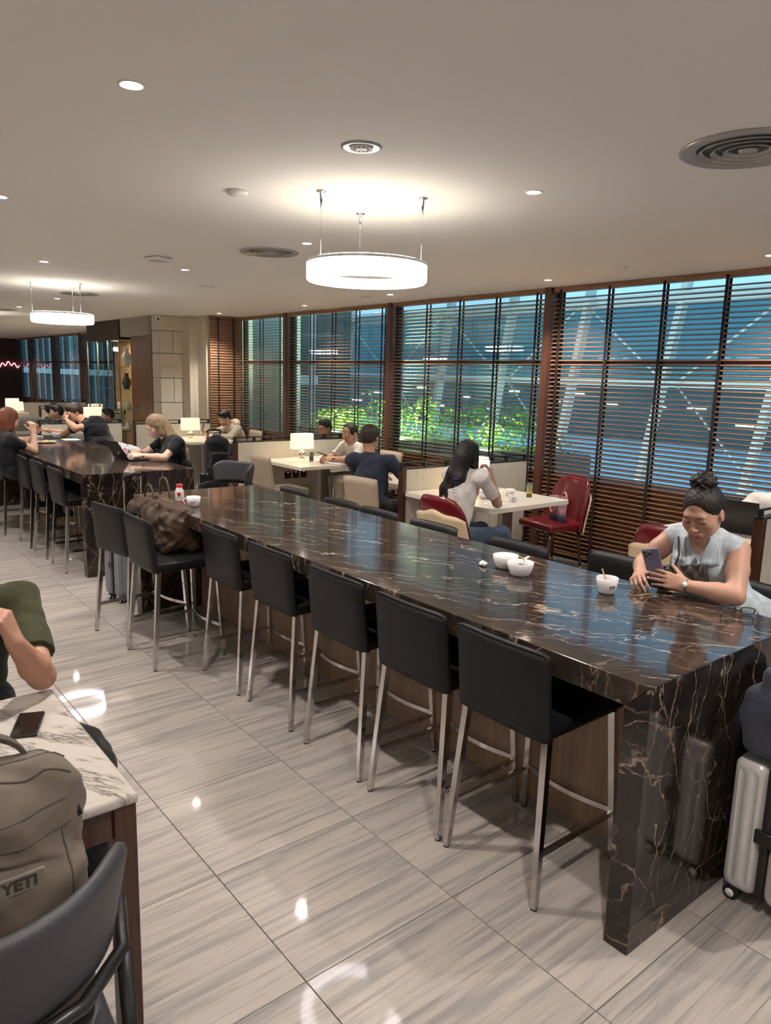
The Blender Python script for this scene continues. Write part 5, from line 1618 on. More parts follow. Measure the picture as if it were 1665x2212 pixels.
place(rc, us, (2.70, 1.42, 0), math.radians(5), 'red leather chair mostly hidden behind the woman in denim')
place(rc, us, (3.96, 1.33, 0), math.radians(180), 'red leather chair of the person with the laptop')

def shell_chair(label):
    """leather tub chair: curved back shell on a bent black tube frame"""
    t = thing('armchair', label, 'chair', (0, 0, 0), 0, 'dark shell armchairs')
    sb = Blob(.010, .03); sb.box((0, .02, .44), (.24, .24, .038), None, .03); sb.build('seat', 'leather_charcoal', t)
    def sh(u, v):
        a_ = (u - .5) * 2; ang = a_ * math.radians(80)
        z = .620 + (.212 + .035 * abs(a_) ** 3) * v
        R_ = .265 + .035 * v
        x = R_ * math.sin(ang) * (1.0); y = -R_ * math.cos(ang) * (1.0) + .0
        z = z if abs(a_) < 1 else z
        return x, y, z - .16 * v * max(0, abs(a_) - .62) ** 2 * 4
    MB().sheet(sh, 34, 12, lambda u, v: .034 * min(1, min(u, 1 - u) * 14 + .3) * min(1, (1 - v) * 8 + .45)).build('backrest', 'leather_charcoal', t)
    for q in (-1, 1):
        P = [(q * .24, .24, 0), (q * .235, .225, .30), (q * .26, .20, .50), (q * .292, .14, .580), (q * .300, .0, .600), (q * .265, -.15, .603), (q * .165, -.255, .603), (0, -.300, .603)]
        MB().tube(P, .015, 10).build('frame_tube', 'black_metal', t)
        MB().tube([(q * .268, -.150, .598), (q * .268, -.20, .30), (q * .268, -.235, 0)], [.016, .015, .013], 10).build('leg', 'black_metal', t)
        MB().tube([(q * .24, .22, .40), (q * .235, -.19, .40)], .012, 8).build('side_rail', 'black_metal', t)
    return t
sc_ = shell_chair('x'); us = []
place(sc_, us, (-1.722, .455, 0), math.radians(-4), 'charcoal leather armchair in the lower left corner holding the backpack')
place(sc_, us, (1.68, 6.05, 0), math.radians(100), 'grey armchair at the window side of the farther counter')
place(sc_, us, (1.75, 8.35, 0), math.radians(60), 'grey armchair farther back behind the blonde woman')
place(sc_, us, (-1.80, 1.98, 0), math.radians(178), 'dark armchair on which the man in green sits')
place(sc_, us, (-1.33, 1.02, 0), math.radians(90), 'dark armchair pushed under the white marble table') if False else None

# ------------------------------------------------------------------ marble table with wooden legs
t = thing('marble_table', 'white veined marble table with dark wooden legs at the lower left', 'table', (-1.72, .975, 0))
MB().rbox((-.41, -.385, .722), (.408, .385, .752), .012, 3).build('tabletop', 'white_marble', t)
for sx, sy in ((-1, -1), (-1, 1), (1, -1), (1, 1)):
    MB().rbox((sx * .375 - .028, sy * .345 - .028, 0), (sx * .375 + .028, sy * .345 + .028, .722), .003, 1).build('leg', 'table_wood_dark', t)
for q in (-1, 1):
    MB().rbox((-.35, q * .350 - .012, .635), (.35, q * .350 + .012, .722), .002, 1).build('apron', 'table_wood_dark', t)
    MB().rbox((q * .380 - .012, -.32, .635), (q * .380 + .012, .32, .722), .002, 1).build('apron', 'table_wood_dark', t)
phone('black phone lying face up on the white marble table', (-1.443, 1.118, .7575), (.42, 1, 0), (0, 0, -1), 'black_plastic', cam_=False)
# dark fabric bag hanging at the aisle side of the marble table
bb = thing('shoulder_bag', 'black cloth bag edge showing beyond the white marble table', 'bag', (-1.22, 1.33, 0))
q_ = Blob(.008, .03); q_.ell((-1.215, 1.36, .30), (.085, .19, .29)); q_.ell((-1.20, 1.38, .46), (.060, .17, .08)); q_.warp(folds(.010, seed=4)); q_.cut((0, 0, .006), (0, 0, -1))
q_.build('body', 'black_cloth', bb)
MB().tube([(-.02, -.06, .52), (-.03, -.03, .60), (-.03, .06, .60), (-.02, .10, .52)], 1, flat=(.03, .006)).build('strap', 'black_cloth', bb)

# backpack in the near armchair
cloth('pack_taupe', (.135, .108, .085), .7, .10, 30, .35, 1400); cloth('pack_dark', (.075, .060, .048), .7)
plain('pack_label', (.20, .175, .14), .5); plain('pack_label_text', (.055, .040, .028), .6)
bp = thing('backpack', 'taupe backpack with a YETI label standing in the near armchair', 'backpack', (-1.665, .42, .48))
q_ = Blob(.0045, .03)
q_.box((-1.665, .440, .735), (.165, .095, .265), None, .085, .03); q_.box((-1.665, .345, .67), (.150, .065, .185), None, .055, .03)
q_.ell((-1.665, .425, .90), (.155, .10, .10), None, .04)
wf_ = folds(.011, (30, 24, 38), 2.3); wg_ = folds(.004, (70, 60, 82), .4); q_.warp(lambda P: wf_(P) + wg_(P) + .010 * np.exp(-((P[..., 2] - .868 - .03 * np.sin(P[..., 0] * 9)) / .009) ** 2) * (P[..., 1] < .36))
q_.build('body', 'pack_taupe', bp)
off = Vector((-1.665, .42, .48))
def pk(x, z):
    ys = np.linspace(.20, .60, 160); F = q_.at(np.array([(x, y, z) for y in ys])); i = int(np.argmax(F < 0)); return ys[i] if F[i] < 0 else .34
def pk_top(x, y):
    zs = np.linspace(1.12, .6, 200); F = q_.at(np.array([(x, y, z) for z in zs])); i = int(np.argmax(F < 0)); return zs[i] if F[i] < 0 else .95
for k, yy in enumerate((.385, .43, .475)):     # zipper rails over the top and down the right side
    P = [Vector((x, yy, pk_top(x, yy) + .001)) - off for x in np.linspace(-1.81, -1.525, 18)]
    MB().tube(P, .0032, 6).build('zipper', 'pack_dark', bp)
z_ = MB().tube([Vector((-1.527, .40, .93)) - off, Vector((-1.518, .385, .905)) - off], .0045, 6); z_.tube([Vector((-1.520, .385, .905)) - off, Vector((-1.512, .375, .880)) - off], .0055, 6); z_.build('zipper_pull', 'black_metal', bp)
P = [Vector((-1.76 + .17 * k / 12, .475, 1.0 + .055 * math.sin(PI * k / 12) ** .7)) - off for k in range(13)]
MB().tube(P, 1, flat=(.030, .009)).build('top_handle', 'pack_dark', bp)
for zz in (.885, .935):
    P = [Vector((x, pk(x, zz) - .0005, zz)) - off for x in np.linspace(-1.80, -1.535, 16)]
    MB().tube(P, .0026, 6).build('pocket_seam', 'pack_dark', bp)
P = [Vector((-1.556, pk(-1.556, z) - .002, z)) - off for z in np.linspace(.60, .885, 14)]
MB().tube(P, .0025, 6).build('pocket_seam', 'pack_dark', bp)
lz = .835; lx = -1.650; ly = min(pk(lx - .03, lz), pk(lx + .03, lz), pk(lx, lz)) - .004
lb = MB().rbox((-.044, -.003, -.019), (.044, .004, .019), .002, 2); lb.v = [tuple(Vector(q) + Vector((lx, ly, lz)) - off) for q in lb.v]
lbo = lb.build('label_plate', 'pack_label', bp)
text_mesh('lettering', 'YETI', .031, 'pack_label_text', lbo, Matrix.Translation(Vector((lx, ly - .0035, lz)) - off) @ Matrix.Rotation(PI / 2, 4, 'X'), .0006, True)

# ------------------------------------------------------------------ luggage
plain('shell_silver', (.60, .58, .58), .30, metal=.2, spec=.6); plain('shell_grey', (.20, .21, .24), .4, spec=.5)
def suitcase(label, loc, rz, mat, W=.40, D=.25, H=.50, strap=True, handle=0, lift=.055, hx=0):
    """W along local x, D along local y"""
    t = thing('suitcase', label, 'suitcase', loc, rz)
    def half(y0, y1):
        b_ = Blob(.006, .01); yc = (y0 + y1) / 2
        b_.box((0, yc, lift + H / 2), (W / 2, (y1 - y0) / 2, H / 2), None, .035, 0)
        b_.warp(lambda P: .0028 * np.sign(np.sin(P[..., 0] * 2 * PI / .048)) * (np.abs(P[..., 1]) > D / 2 - .02) + .0028 * np.sign(np.sin(P[..., 1] * 2 * PI / .040)) * (np.abs(P[..., 0]) > W / 2 - .012) * (np.abs(P[..., 2] - lift - H / 2) < H / 2 - .04))
        V, Q = b_.mesh(); return V, Q
    for y0, y1 in ((-D / 2, -.012), (.012, D / 2)):
        V, Q = half(y0, y1); mesh('shell_half', V, Q, mat, t, True)
    MB().rbox((-W / 2 + .004, -.013, lift + .004), (W / 2 - .004, .013, lift + H - .004), .006, 2).build('centre_band', 'black_plastic', t)
    for q in (-1, 1):
        MB().rbox((q * W / 2 - .008, -.030, lift + H * .44), (q * W / 2 + .008, .030, lift + H * .54), .004, 2).build('side_bracket', 'black_plastic', t)
    MB().tube([(-.09, 0, lift + H), (-.08, 0, lift + H + .022), (.08, 0, lift + H + .022), (.09, 0, lift + H)], 1, flat=(.022, .012)).build('carry_handle', 'black_plastic', t)
    for sx in (-1, 1):
        for sy in (-1, 1):
            x, y = sx * (W / 2 - .045), sy * (D / 2 - .035)
            w_ = MB().rbox((x - .022, y - .020, .028), (x + .022, y + .020, lift + .012), .006, 2).build('wheel_housing', 'black_plastic', t)
            for dx in (-.016, .016):
                r = MB().lathe([(0, -.006), (.018, -.007), (.0245, -.005), (.0245, .005), (.018, .007), (0, .006)], (0, 0, 0), 22)
                r.v = [(x + dx + q[2], y + q[0] + .008, .0245 + q[1]) for q in r.v]; r.build('wheel', 'black_rubber', t)
                h_ = MB().lathe([(0, -.0078), (.015, -.0078), (.016, .0078), (0, .0078)], (0, 0, 0), 16); h_.v = [(x + dx + q[2], y + q[0] + .008, .0245 + q[1]) for q in h_.v]; h_.build('wheel_hub', 'white_plastic', w_)
    if handle:
        for q in (-1, 1): MB().rbox((hx + q * .075 - .009, .06, lift + H - .02), (hx + q * .075 + .009, .076, lift + H + handle), .003, 1).build('telescopic_tube', 'chrome', t)
        MB().tube([(hx - .088, .068, lift + H + handle - .01), (hx - .07, .068, lift + H + handle + .02), (hx, .068, lift + H + handle + .028), (hx + .07, .068, lift + H + handle + .02), (hx + .088, .068, lift + H + handle - .01)], .014, 8).build('grip', 'black_plastic', t)
    return t
sc1 = suitcase('silver ribbed suitcase with a black centre band at the right edge', (.725, -.165, 0), 0, 'shell_silver', .44, .25, .49)
tg = MB().rbox((.05, -.1275, .44), (.12, -.1245, .49), .001, 1).build('name_tag', 'table_wood_dark', sc1)
suitcase('grey suitcase with a raised handle between the two counters', (.10, 4.56, 0), math.radians(12), 'shell_grey', .33, .22, .50, handle=.40, hx=.09)
suitcase('black suitcase carrying a backpack beside the partition end', (2.22, 7.42, 0), math.radians(-30), 'black_plastic', .34, .22, .50, handle=.50)

cloth('duffel_navy', (.045, .050, .072), .6, .15, 40, .3); cloth('duffel_brown', (.060, .034, .020), .55, .2, 22, .3, 800, .05)
plain('leather_brown', (.075, .040, .026), .45)
d = thing('duffel_bag', 'dark navy duffel bag lying on the silver suitcase', 'bag', (.74, -.17, .57))
q_ = Blob(.007, .03); q_.box((.70, -.165, .69), (.225, .12, .115), None, .04, .02); q_.box((.70, -.17, .80), (.205, .070, .085), None, .025, .03)
q_.warp(folds(.013, (30, 26, 34), 1.2)); q_.cut((0, 0, .571), (0, 0, -1)); q_.build('body', 'duffel_navy', d)
o_ = Vector((.74, -.17, .57))
MB().tube([Vector((.60, -.17, .855)) - o_, Vector((.66, -.168, .882)) - o_, Vector((.74, -.167, .888)) - o_, Vector((.84, -.168, .878)) - o_, Vector((.90, -.17, .85)) - o_], .006, 6).build('zipper', 'leather_brown', d)
for q in (-1, 1): MB().tube([Vector((.63, -.17 + q * .05, .82)) - o_, Vector((.66, -.17 + q * .06, .90)) - o_, Vector((.74, -.17 + q * .045, .935)) - o_, Vector((.82, -.17 + q * .06, .90)) - o_, Vector((.85, -.17 + q * .05, .82)) - o_], .009, 8).build('handle', 'leather_brown', d)

# big brown holdall on the stool
d = thing('duffel_bag', 'crumpled brown canvas holdall with tall handles on a bar stool', 'bag', (.0, 3.43, .655))
q_ = Blob(.0065, .04)
q_.box((-.02, 3.44, .755), (.145, .215, .10), None, .05, .03)
q_.box((-.03, 3.58, .870), (.120, .32, .050), None, .045, .05)
q_.cone((-.03, 3.34, .885), (-.03, 3.84, .895), .055, .045, .05); q_.box((-.03, 3.58, .905), (.085, .27, .045), Blob.fr(0, 0, .12), .03, .03)
q_.ell((-.02, 3.30, .865), (.075, .06, .055), None, .04)
w1 = folds(.014, (30, 26, 30), .7); w2 = folds(.009, (74, 60, 80), 2.0)
q_.warp(lambda P: w1(P) + w2(P)); q_.cut((0, 0, .657), (0, 0, -1)); q_.build('body', 'duffel_brown', d)
o_ = Vector((.0, 3.43, .655))
for x_, ex in ((-.085, 0), (.06, .03)):
    P = [Vector((x_, 3.64 + .085 * math.cos(a_) + ex * 4 * .8, .91 + (.135 + ex * .8) * math.sin(a_))) - o_ for a_ in np.linspace(-.05, PI + .05, 16)]
    MB().tube(P, .0075, 8).build('handle', 'leather_brown', d)
MB().tube([Vector((-.03, 3.36, .957)) - o_, Vector((-.035, 3.56, .962)) - o_, Vector((-.03, 3.78, .957)) - o_], .004, 6).build('zipper', 'brass', d)
MB().rbox(tuple(Vector((-.12, 3.42, .930)) - o_), tuple(Vector((-.07, 3.46, .940)) - o_), .003, 1).build('buckle', 'brass', d)

# black backpack strapped on the black suitcase
d = thing('backpack', 'black backpack standing on a black suitcase by the partition end', 'backpack', (2.24, 7.40, .60))
q_ = Blob(.009, .03); q_.box((2.24, 7.38, .78), (.155, .10, .21), None, .08); q_.box((2.22, 7.28, .70), (.12, .05, .12), None, .04, .02); q_.ell((2.24, 7.38, .94), (.12, .08, .09)); q_.warp(folds(.007, seed=9)); q_.cut((0, 0, .575), (0, 0, -1))
q_.build('body', 'black_cloth', d)
MB().tube([Vector((2.20, 7.38, 1.0)) - Vector((2.24, 7.40, .60)), Vector((2.20, 7.38, 1.05)) - Vector((2.24, 7.40, .60)), Vector((2.28, 7.38, 1.05)) - Vector((2.24, 7.40, .60)), Vector((2.28, 7.38, 1.0)) - Vector((2.24, 7.40, .60))], .008, 6).build('top_handle', 'black_cloth', d)

# tote bag on the red chair
a = N('tote_print'); v = a.coord('Object'); n = a.noise(v, 9, 4, .6, 1.5)
sx_ = a.new('SeparateXYZ'); a.lk(v, sx_.inputs[0])
c1 = a.ramp(n, [(.3, (.42, .20, .24)), (.5, (.62, .38, .36)), (.7, (.20, .17, .30))])
a.lk(a.mix(a.ramp(sx_.outputs[2], [(.05, (1, 1, 1)), (.11, (0, 0, 0))]), c1, (.045, .06, .12)), a.b.inputs['Base Color']); a.b.inputs['Roughness'].default_value = .3
a.done('tote_print'); plain('pink_strap', (.72, .36, .36), .5)
d = thing('tote_bag', 'small pink and navy glossy tote bag on the red chair', 'bag', (3.70, 3.22, .485), math.radians(-20))
m = MB()
def tote(u, v_):
    a_ = 2 * PI * u; ca, sa = math.cos(a_), math.sin(a_); e = .4
    return (math.copysign(abs(ca) ** e, ca) * (.052 + .006 * v_), math.copysign(abs(sa) ** e, sa) * (.095 - .008 * math.sin(PI * v_)) + .004 * math.sin(9 * v_ + a_ * 3), .235 * v_)
m.sheet(tote, 40, 10); n0 = len(m.v); m.v.append((0, 0, .004)); m.f += [(((i + 1)) * 11, i * 11, n0) for i in range(40)]; m.s += [False] * 40
m.build('body', 'tote_print', d)
for q in (-1, 1):
    P = [(q * .058, -.045, .235), (q * .068, -.048, .275), (q * .066, 0, .29), (q * .068, .048, .275), (q * .058, .045, .235)]
    P = [(q * (.058 + .006 * (1 - abs(math.cos(b_)))), .052 * math.cos(b_), .20 + (.075 if q > 0 else -.11) * math.sin(b_)) for b_ in np.linspace(0, PI, 14)]
    MB().tube(P, 1, flat=(.004, .012)).build('handle', 'pink_strap', d)
# quilted shoulder bag of the woman in denim
d = thing('shoulder_bag', 'black quilted shoulder bag hanging in front of the woman in denim', 'bag', (1.055, .50, .965))
def quilt(u, v_):
    y = -.105 + .21 * u; z = -.055 + .11 * v_
    return (-.018 - .006 * abs(math.sin((u * 4 + v_ * 2) * PI)) ** .5 * abs(math.sin((u * 4 - v_ * 2) * PI)) ** .5 * 2 - .010 * math.sin(PI * v_), y, z)
MB().sheet(quilt, 44, 24, .006).build('flap', 'black_leather_bag', d)
MB().rbox((-.010, -.103, -.058), (.026, .103, .053), .008, 2).build('body', 'black_leather_bag', d)
P = [Vector((1.085, .57, .98)) - Vector((1.055, .50, .965)), Vector((1.075, .52, 1.06)) - Vector((1.055, .50, .965)), Vector((1.12, .54, 1.13)) - Vector((1.055, .50, .965)), Vector((1.19, .57, 1.165)) - Vector((1.055, .50, .965))]
MB().tube(P, .004, 6).build('strap', 'black_leather_bag', d)
for o2 in (d,): o2.rotation_euler = (math.radians(-14), 0, 0)

# ------------------------------------------------------------------ crockery on the counters
plain('bamboo', (.62, .42, .22), .5); plain('paper', (.74, .72, .70), .8); plain('red_cap', (.70, .03, .02), .3, coat=.3); plain('print_dark', (.03, .02, .025), .5)
plain('sauce', (.50, .26, .10), .4); plain('coffee', (.38, .24, .14), .3); plain('juice', (.85, .52, .02), .2); plain('water', (.8, .85, .85), .05, trans=1)
plain('food_green', (.25, .30, .08), .5, noise=.5, nscale=60); plain('food_orange', (.62, .28, .05), .5, noise=.4, nscale=60)
TZ = .902
def bowl(label, x, y, r=.060, h=.062, z=TZ, soup=None, group='white bowls'):
    t = thing('bowl', label, 'bowl', (x, y, z), 0, group)
    MB().lathe([(0, .001), (r * .55, .001), (r * .60, 0), (r * .74, h * .12), (r * .90, h * .5), (r, h), (r * .965, h), (r * .86, h * .5), (r * .68, h * .16), (0, h * .10)], n=44).build('body', 'ceramic', t)
    if soup: MB().lathe([(0, h * .32), (r * .78, h * .30)], n=30).build('soup', soup, t)
    return t
bowl('white bowl on the left of the pair on the front counter', .700, 1.205, .062)
b2 = bowl('white bowl with orange sauce traces on the front counter', .655, 1.075, .062, soup='sauce')
for q in range(5):
    a_ = rnd.uniform(0, 2 * PI); MB().lathe([(0, -.002), (.006, 0), (0, .003)], (.048 * math.cos(a_), .048 * math.sin(a_), .040), 8).build('scrap', 'leather_brown', b2)
def stick(name, label, cat, a_, b_, r, mat, group=None, **k):
    t = thing(name, label, cat, a_, 0, group); d_ = Vector(b_) - Vector(a_)
    MB().tube([(0, 0, 0), tuple(d_ * .5), tuple(d_)], [r, r, r * .7], 8, **k).build('shaft', mat, t); return t
stick('chopstick', 'left pale chopstick lying behind the pair of white bowls', 'chopstick', (.72, 1.135, TZ + .066), (.845, 1.165, TZ + .012), .0032, 'bamboo', 'chopsticks by the bowls')
stick('chopstick', 'right pale chopstick lying behind the pair of white bowls', 'chopstick', (.70, 1.100, TZ + .066), (.86, 1.090, TZ + .012), .0032, 'bamboo', 'chopsticks by the bowls')
sp = thing('soup_spoon', 'white soup spoon behind the left white bowl', 'spoon', (.80, 1.235, TZ))
MB().sheet(lambda u, v_: (-.03 + .06 * u + .02, (v_ - .5) * .036 * math.sin(PI * (.1 + .8 * u)), .004 + .010 * (abs(2 * v_ - 1) ** 2)), 8, 8, .002).build('bowl_part', 'ceramic', sp)
MB().tube([(.045, 0, .006), (.09, .004, .014), (.115, .006, .018)], 1, flat=(.012, .004)).build('handle', 'ceramic', sp)
def crumple(label, x, y, z, s, seed):
    t = thing('napkin', label, 'napkin', (x, y, z), 0, 'crumpled paper napkins'); r_ = random.Random(seed)
    b_ = Blob(.004, .006)
    for q in range(7): b_.ell((x + r_.uniform(-s, s), y + r_.uniform(-s, s), z + .006 + r_.uniform(0, .008)), (s * r_.uniform(.4, .8), s * r_.uniform(.3, .7), .006 + .006 * r_.random()), Blob.fr(r_.uniform(0, 3), r_.uniform(-.4, .4)))
    b_.warp(folds(.003, (190, 170, 210), seed)); b_.cut((0, 0, z + .0005), (0, 0, -1)); b_.build('body', 'paper', t)
crumple('crumpled white napkin left of the pair of bowls', .635, 1.285, TZ, .016, 3)
def cup(label, x, y, z=TZ, r=.043, h=.058, handle=None, text='KAR', rz=0, drink='coffee'):
    t = thing('cup', label, 'cup', (x, y, z), rz)
    MB().lathe([(0, .001), (r * .58, .001), (r * .62, 0), (r * .74, h * .10), (r * .90, h * .45), (r, h), (r * .955, h), (r * .85, h * .45), (r * .66, h * .15), (0, h * .12)], n=40).build('body', 'ceramic', t)
    MB().lathe([(0, h * .62), (r * .865, h * .62)], n=28).build('drink', drink, t)
    if handle is not None:
        P = [(math.cos(handle) * (r * (.82 + .10 * math.sin(a_)) + .022 * math.sin(a_)), math.sin(handle) * (r * (.82 + .10 * math.sin(a_)) + .022 * math.sin(a_)), h * .52 + h * .32 * math.cos(a_)) for a_ in np.linspace(0, PI, 12)]
        MB().tube(P, .0045, 8).build('handle', 'ceramic', t)
    if text:
        o = MB().box((-.02, -r * .93 - .0003, h * .50), (-.013, -r * .93 + .0005, h * .56)).box((-.0115, -r * .93 - .0003, h * .50), (-.005, -r * .93 + .0005, h * .545)).box((-.0035, -r * .93 - .0003, h * .50), (.006, -r * .93 + .0005, h * .555)).box((.009, -r * .93 - .0003, h * .50), (.016, -r * .93 + .0005, h * .55)).build('lettering', 'print_dark', t) if text == '#' else text_mesh('lettering', text, h * .20, 'print_dark', t, Matrix.Translation((0, -r * .93, h * .52)) @ Matrix.Rotation(PI / 2, 4, 'X'), .0004, True)
        bend_text(o, (0, 0), r * .935)
        l2 = MB()
        for k in range(8): 
            a_ = -.30 + k * .075; l2.box((r * .90 * math.sin(a_) - .0006, -r * .90 * math.cos(a_) - .0008, h * .38), (r * .90 * math.sin(a_) + .0012, -r * .90 * math.cos(a_) + .0008, h * .395))
        l2.build('small_print', 'print_dark', t)
    return t
cup('white paper-like cup with a wooden stirrer in front of the woman in denim', .745, .672, r=.046, h=.069, text='KAR', rz=math.radians(-22))
stick('stirrer', 'wooden stirrer standing in the white cup', 'stirrer', (.748, .668, TZ + .02), (.728, .690, TZ + .105), .0034, 'bamboo')
cup('white handled mug beside the red-capped bottle', .150, 3.475, r=.047, h=.066, handle=math.radians(170), text='#', rz=math.radians(-28))
bt = thing('yogurt_bottle', 'small white bottle with a red cap and red label spot', 'bottle', (.135, 3.665, TZ), math.radians(-30))
MB().lathe([(0, 0), (.028, 0), (.030, .004), (.030, .072), (.027, .086), (.019, .100), (.019, .108)], n=32).build('body', 'white_plastic', bt)
MB().lathe([(0, .128), (.019, .127), (.0205, .124), (.0205, .106), (.0195, .105)], n=32).build('cap', 'red_cap', bt)
MB().lathe([(.0302, .002), (.0306, .003), (.0306, .014), (.0302, .015)], n=32, closed=True).build('label_band', 'red_cap', bt)
def spot(u, v_):
    a_ = (u - .5) * .95; rr_ = math.sqrt(max(0, 1 - ((u - .5) * 2) ** 2)); return (-.006 * 0 + .0304 * math.sin(a_), -.0304 * math.cos(a_), .062 + (v_ - .5) * .026 * rr_)
MB().sheet(spot, 12, 4, .0006).build('label_spot', 'red_cap', bt)
m = MB()
for k in range(5): a_ = -.35 + k * .16; m.box((.0303 * math.sin(a_) - .0014, -.0303 * math.cos(a_) - .0006, .039), (.0303 * math.sin(a_) + .0014, -.0303 * math.cos(a_) + .0004, .044))
m.build('small_print', 'print_dark', bt)
# spectacles on the counter
g = thing('eyeglasses', 'folded-open pair of thin dark glasses near the counter corner', 'glasses', (.925, .195, TZ), math.radians(122))
for q in (-1, 1):
    P = [(q * .034 + .026 * math.copysign(abs(math.cos(a_)) ** .7, math.cos(a_)), .010 * math.sin(a_), .020 + .016 * math.copysign(abs(math.sin(a_)) ** .7, math.sin(a_))) for a_ in np.linspace(0, 2 * PI, 21)]
    fr_o = MB().tube(P, .0021, 6).build('rim', 'black_metal', g)
    MB().lathe([(0, -.0004), (.0236, -.0004), (.0236, .0004), (0, .0004)], (0, 0, 0), 20)
    ln = MB().lathe([(0, -.0005), (.0242, 0), (0, .0005)], (0, 0, 0), 20); ln.v = [(q * .034 + v_[0], v_[2] + v_[1] * .4, .020 + v_[1] * .62) for v_ in ln.v]; ln.build('lens', 'cabinet_glass', fr_o)
    MB().tube([(q * .060, 0, .032), (q * .064, .06, .028), (q * .056, .115, .018), (q * .050, .138, .004)], [.0014, .0016, .002, .0022], 6).build('temple', 'black_metal', g)
MB().tube([(-.010, .002, .028), (0, .000, .032), (.010, .002, .028)], .0014, 6).build('bridge', 'black_metal', g)

# window table crockery
cup('white cup on the window table nearest its front edge', 2.93, 3.12, .75, .040, .060, handle=math.radians(-60), text='KAR', rz=math.radians(-30))
cup('white cup on the window table beside the orange juice', 3.17, 3.36, .75, .045, .062, handle=math.radians(150), text='KAR', rz=math.radians(-25))
bowl('white bowl with a spoon next to the long-haired woman', 2.86, 3.36, .075, .07, .75)
stick('spoon', 'steel spoon leaning in the bowl next to the long-haired woman', 'spoon', (2.86, 3.34, .77), (2.98, 3.30, .84), .0025, 'chrome')
def tumbler(label, x, y, z, liquid, lvl, h=.115, r=.031):
    t = thing('drinking_glass', label, 'glass', (x, y, z))
    MB().lathe([(0, 0), (r * .86, 0), (r, h), (r * .95, h), (r * .80, .010), (0, .010)], n=32).build('body', 'drink_glass', t)
    MB().lathe([(0, .0105), (r * .79, .0105), (r * (.80 + .15 * lvl), h * lvl), (0, h * lvl)], n=28).build('drink', liquid, t)
tumbler('glass with a little orange juice on the window table', 3.27, 3.22, .75, 'juice', .36, .125)
tumbler('glass of water beside the table lamp', 3.03, 6.44, .75, 'drink_glass', .33)
def flatpaper(label, x, y, z, w_, h_, rz, n='napkin'):
    t = thing(n, label, n, (x, y, z), rz); MB().rbox((-w_ / 2, -h_ / 2, .0004), (w_ / 2, h_ / 2, .0016), .0004, 1, False).build('sheet', 'paper', t); return t
flatpaper('flat white napkin under the orange juice glass', 3.33, 3.17, .7502, .14, .10, .3) if False else None
flatpaper('white paper napkin in front of the cups on the window table', 2.72, 3.13, .7502, .20, .14, .2)
stick('knife', 'thin steel knife on the napkin in front of the cups', 'knife', (2.66, 3.16, .7545), (2.84, 3.10, .7545), .002, 'chrome')
flatpaper('sheet of paper under the hands of the balding man', 3.22, 6.22, .7502, .24, .16, .5, 'paper')
stick('pen', 'dark pen beside the sheet of paper on the table with the lamp', 'pen', (3.02, 6.30, .7545), (3.10, 6.36, .7545), .003, 'black_plastic')

def laptop(label, x, y, z, rz, open_=110, mat='black_plastic', w_=.31, d_=.22):
    t = thing('laptop', label, 'laptop', (x, y, z), rz)
    MB().rbox((-d_ / 2, -w_ / 2, 0), (d_ / 2, w_ / 2, .012), .003, 2).build('base', mat, t)
    MB().box((-d_ / 2 + .03, -w_ / 2 + .02, .0115), (d_ / 2 - .08, w_ / 2 - .02, .0130)).build('keyboard', 'phone_glass_black', t)
    a_ = math.radians(open_ - 90); R_ = Matrix.Translation((-d_ / 2, 0, .012)) @ Matrix.Rotation(-a_, 4, 'Y')
    l = MB().rbox((-.004, -w_ / 2, 0), (.003, w_ / 2, d_), .002, 1, True, R_).build('lid', mat, t)
    emit('laptop_glow', (.75, .85, 1), 1.2)
    MB().rbox((.0028, -w_ / 2 + .008, .008), (.0036, w_ / 2 - .008, d_ - .008), .0003, 1, False, R_).build('screen', 'laptop_glow', l)
    return t
laptop('open laptop in front of the blonde woman', .78, 6.30, TZ, math.radians(6), 122)
laptop('dark laptop lid in front of the person at the right edge', 3.44, 1.36, .75, math.radians(2), 105, w_=.34, d_=.24)
cr = thing('scarf', 'crumpled grey and white striped garment behind the laptop of the blonde woman', 'garment', (.86, 6.68, TZ))
q_ = Blob(.008, .03); q_.ell((.90, 6.66, .945), (.10, .17, .06)); q_.ell((.86, 6.85, .95), (.09, .12, .07)); q_.warp(folds(.012, (50, 40, 50), 2)); q_.cut((0, 0, TZ + .001), (0, 0, -1))
a = N('stripe_cloth'); wv = a.new('TexWave'); wv.inputs['Scale'].default_value = 18; wv.inputs['Distortion'].default_value = 3; a.lk(a.coord('Object'), wv.inputs[0])
a.lk(a.ramp(wv.outputs[0], [(.35, (.14, .15, .20)), (.5, (.60, .56, .52))]), a.b.inputs['Base Color']); a.b.inputs['Roughness'].default_value = .9; a.done('stripe_cloth')
q_.build('body', 'stripe_cloth', cr)
flatpaper('white open notebook beside the laptop of the blonde woman', .80, 6.02, TZ + .0002, .18, .22, .2, 'notebook') if False else None
bowl('white noodle bowl in front of the eating man', .80, 9.00, .075, .075, soup='food_orange')
for q in (-1, 1): stick('chopstick', ('left' if q < 0 else 'right') + ' chopstick held above the noodle bowl', 'chopstick', (.80 + q * .008, 8.99, TZ + .05), (.70 + q * .012, 9.13, TZ + .17), .003, 'bamboo', 'chopsticks of the eating man')
t = thing('plate', 'white plate of food in front of the red-haired woman', 'plate', (.50, 8.40, TZ))
MB().lathe([(0, 0), (.07, 0), (.12, .014), (.118, .018), (.07, .006), (0, .006)], n=40).build('body', 'ceramic', t)
q_ = Blob(.007, .015)
for k in range(9): q_.ell((.50 + rnd.uniform(-.06, .06), 8.40 + rnd.uniform(-.06, .06), TZ + .014), (.025, .022, .012))
q_.build('food', 'food_orange', t)
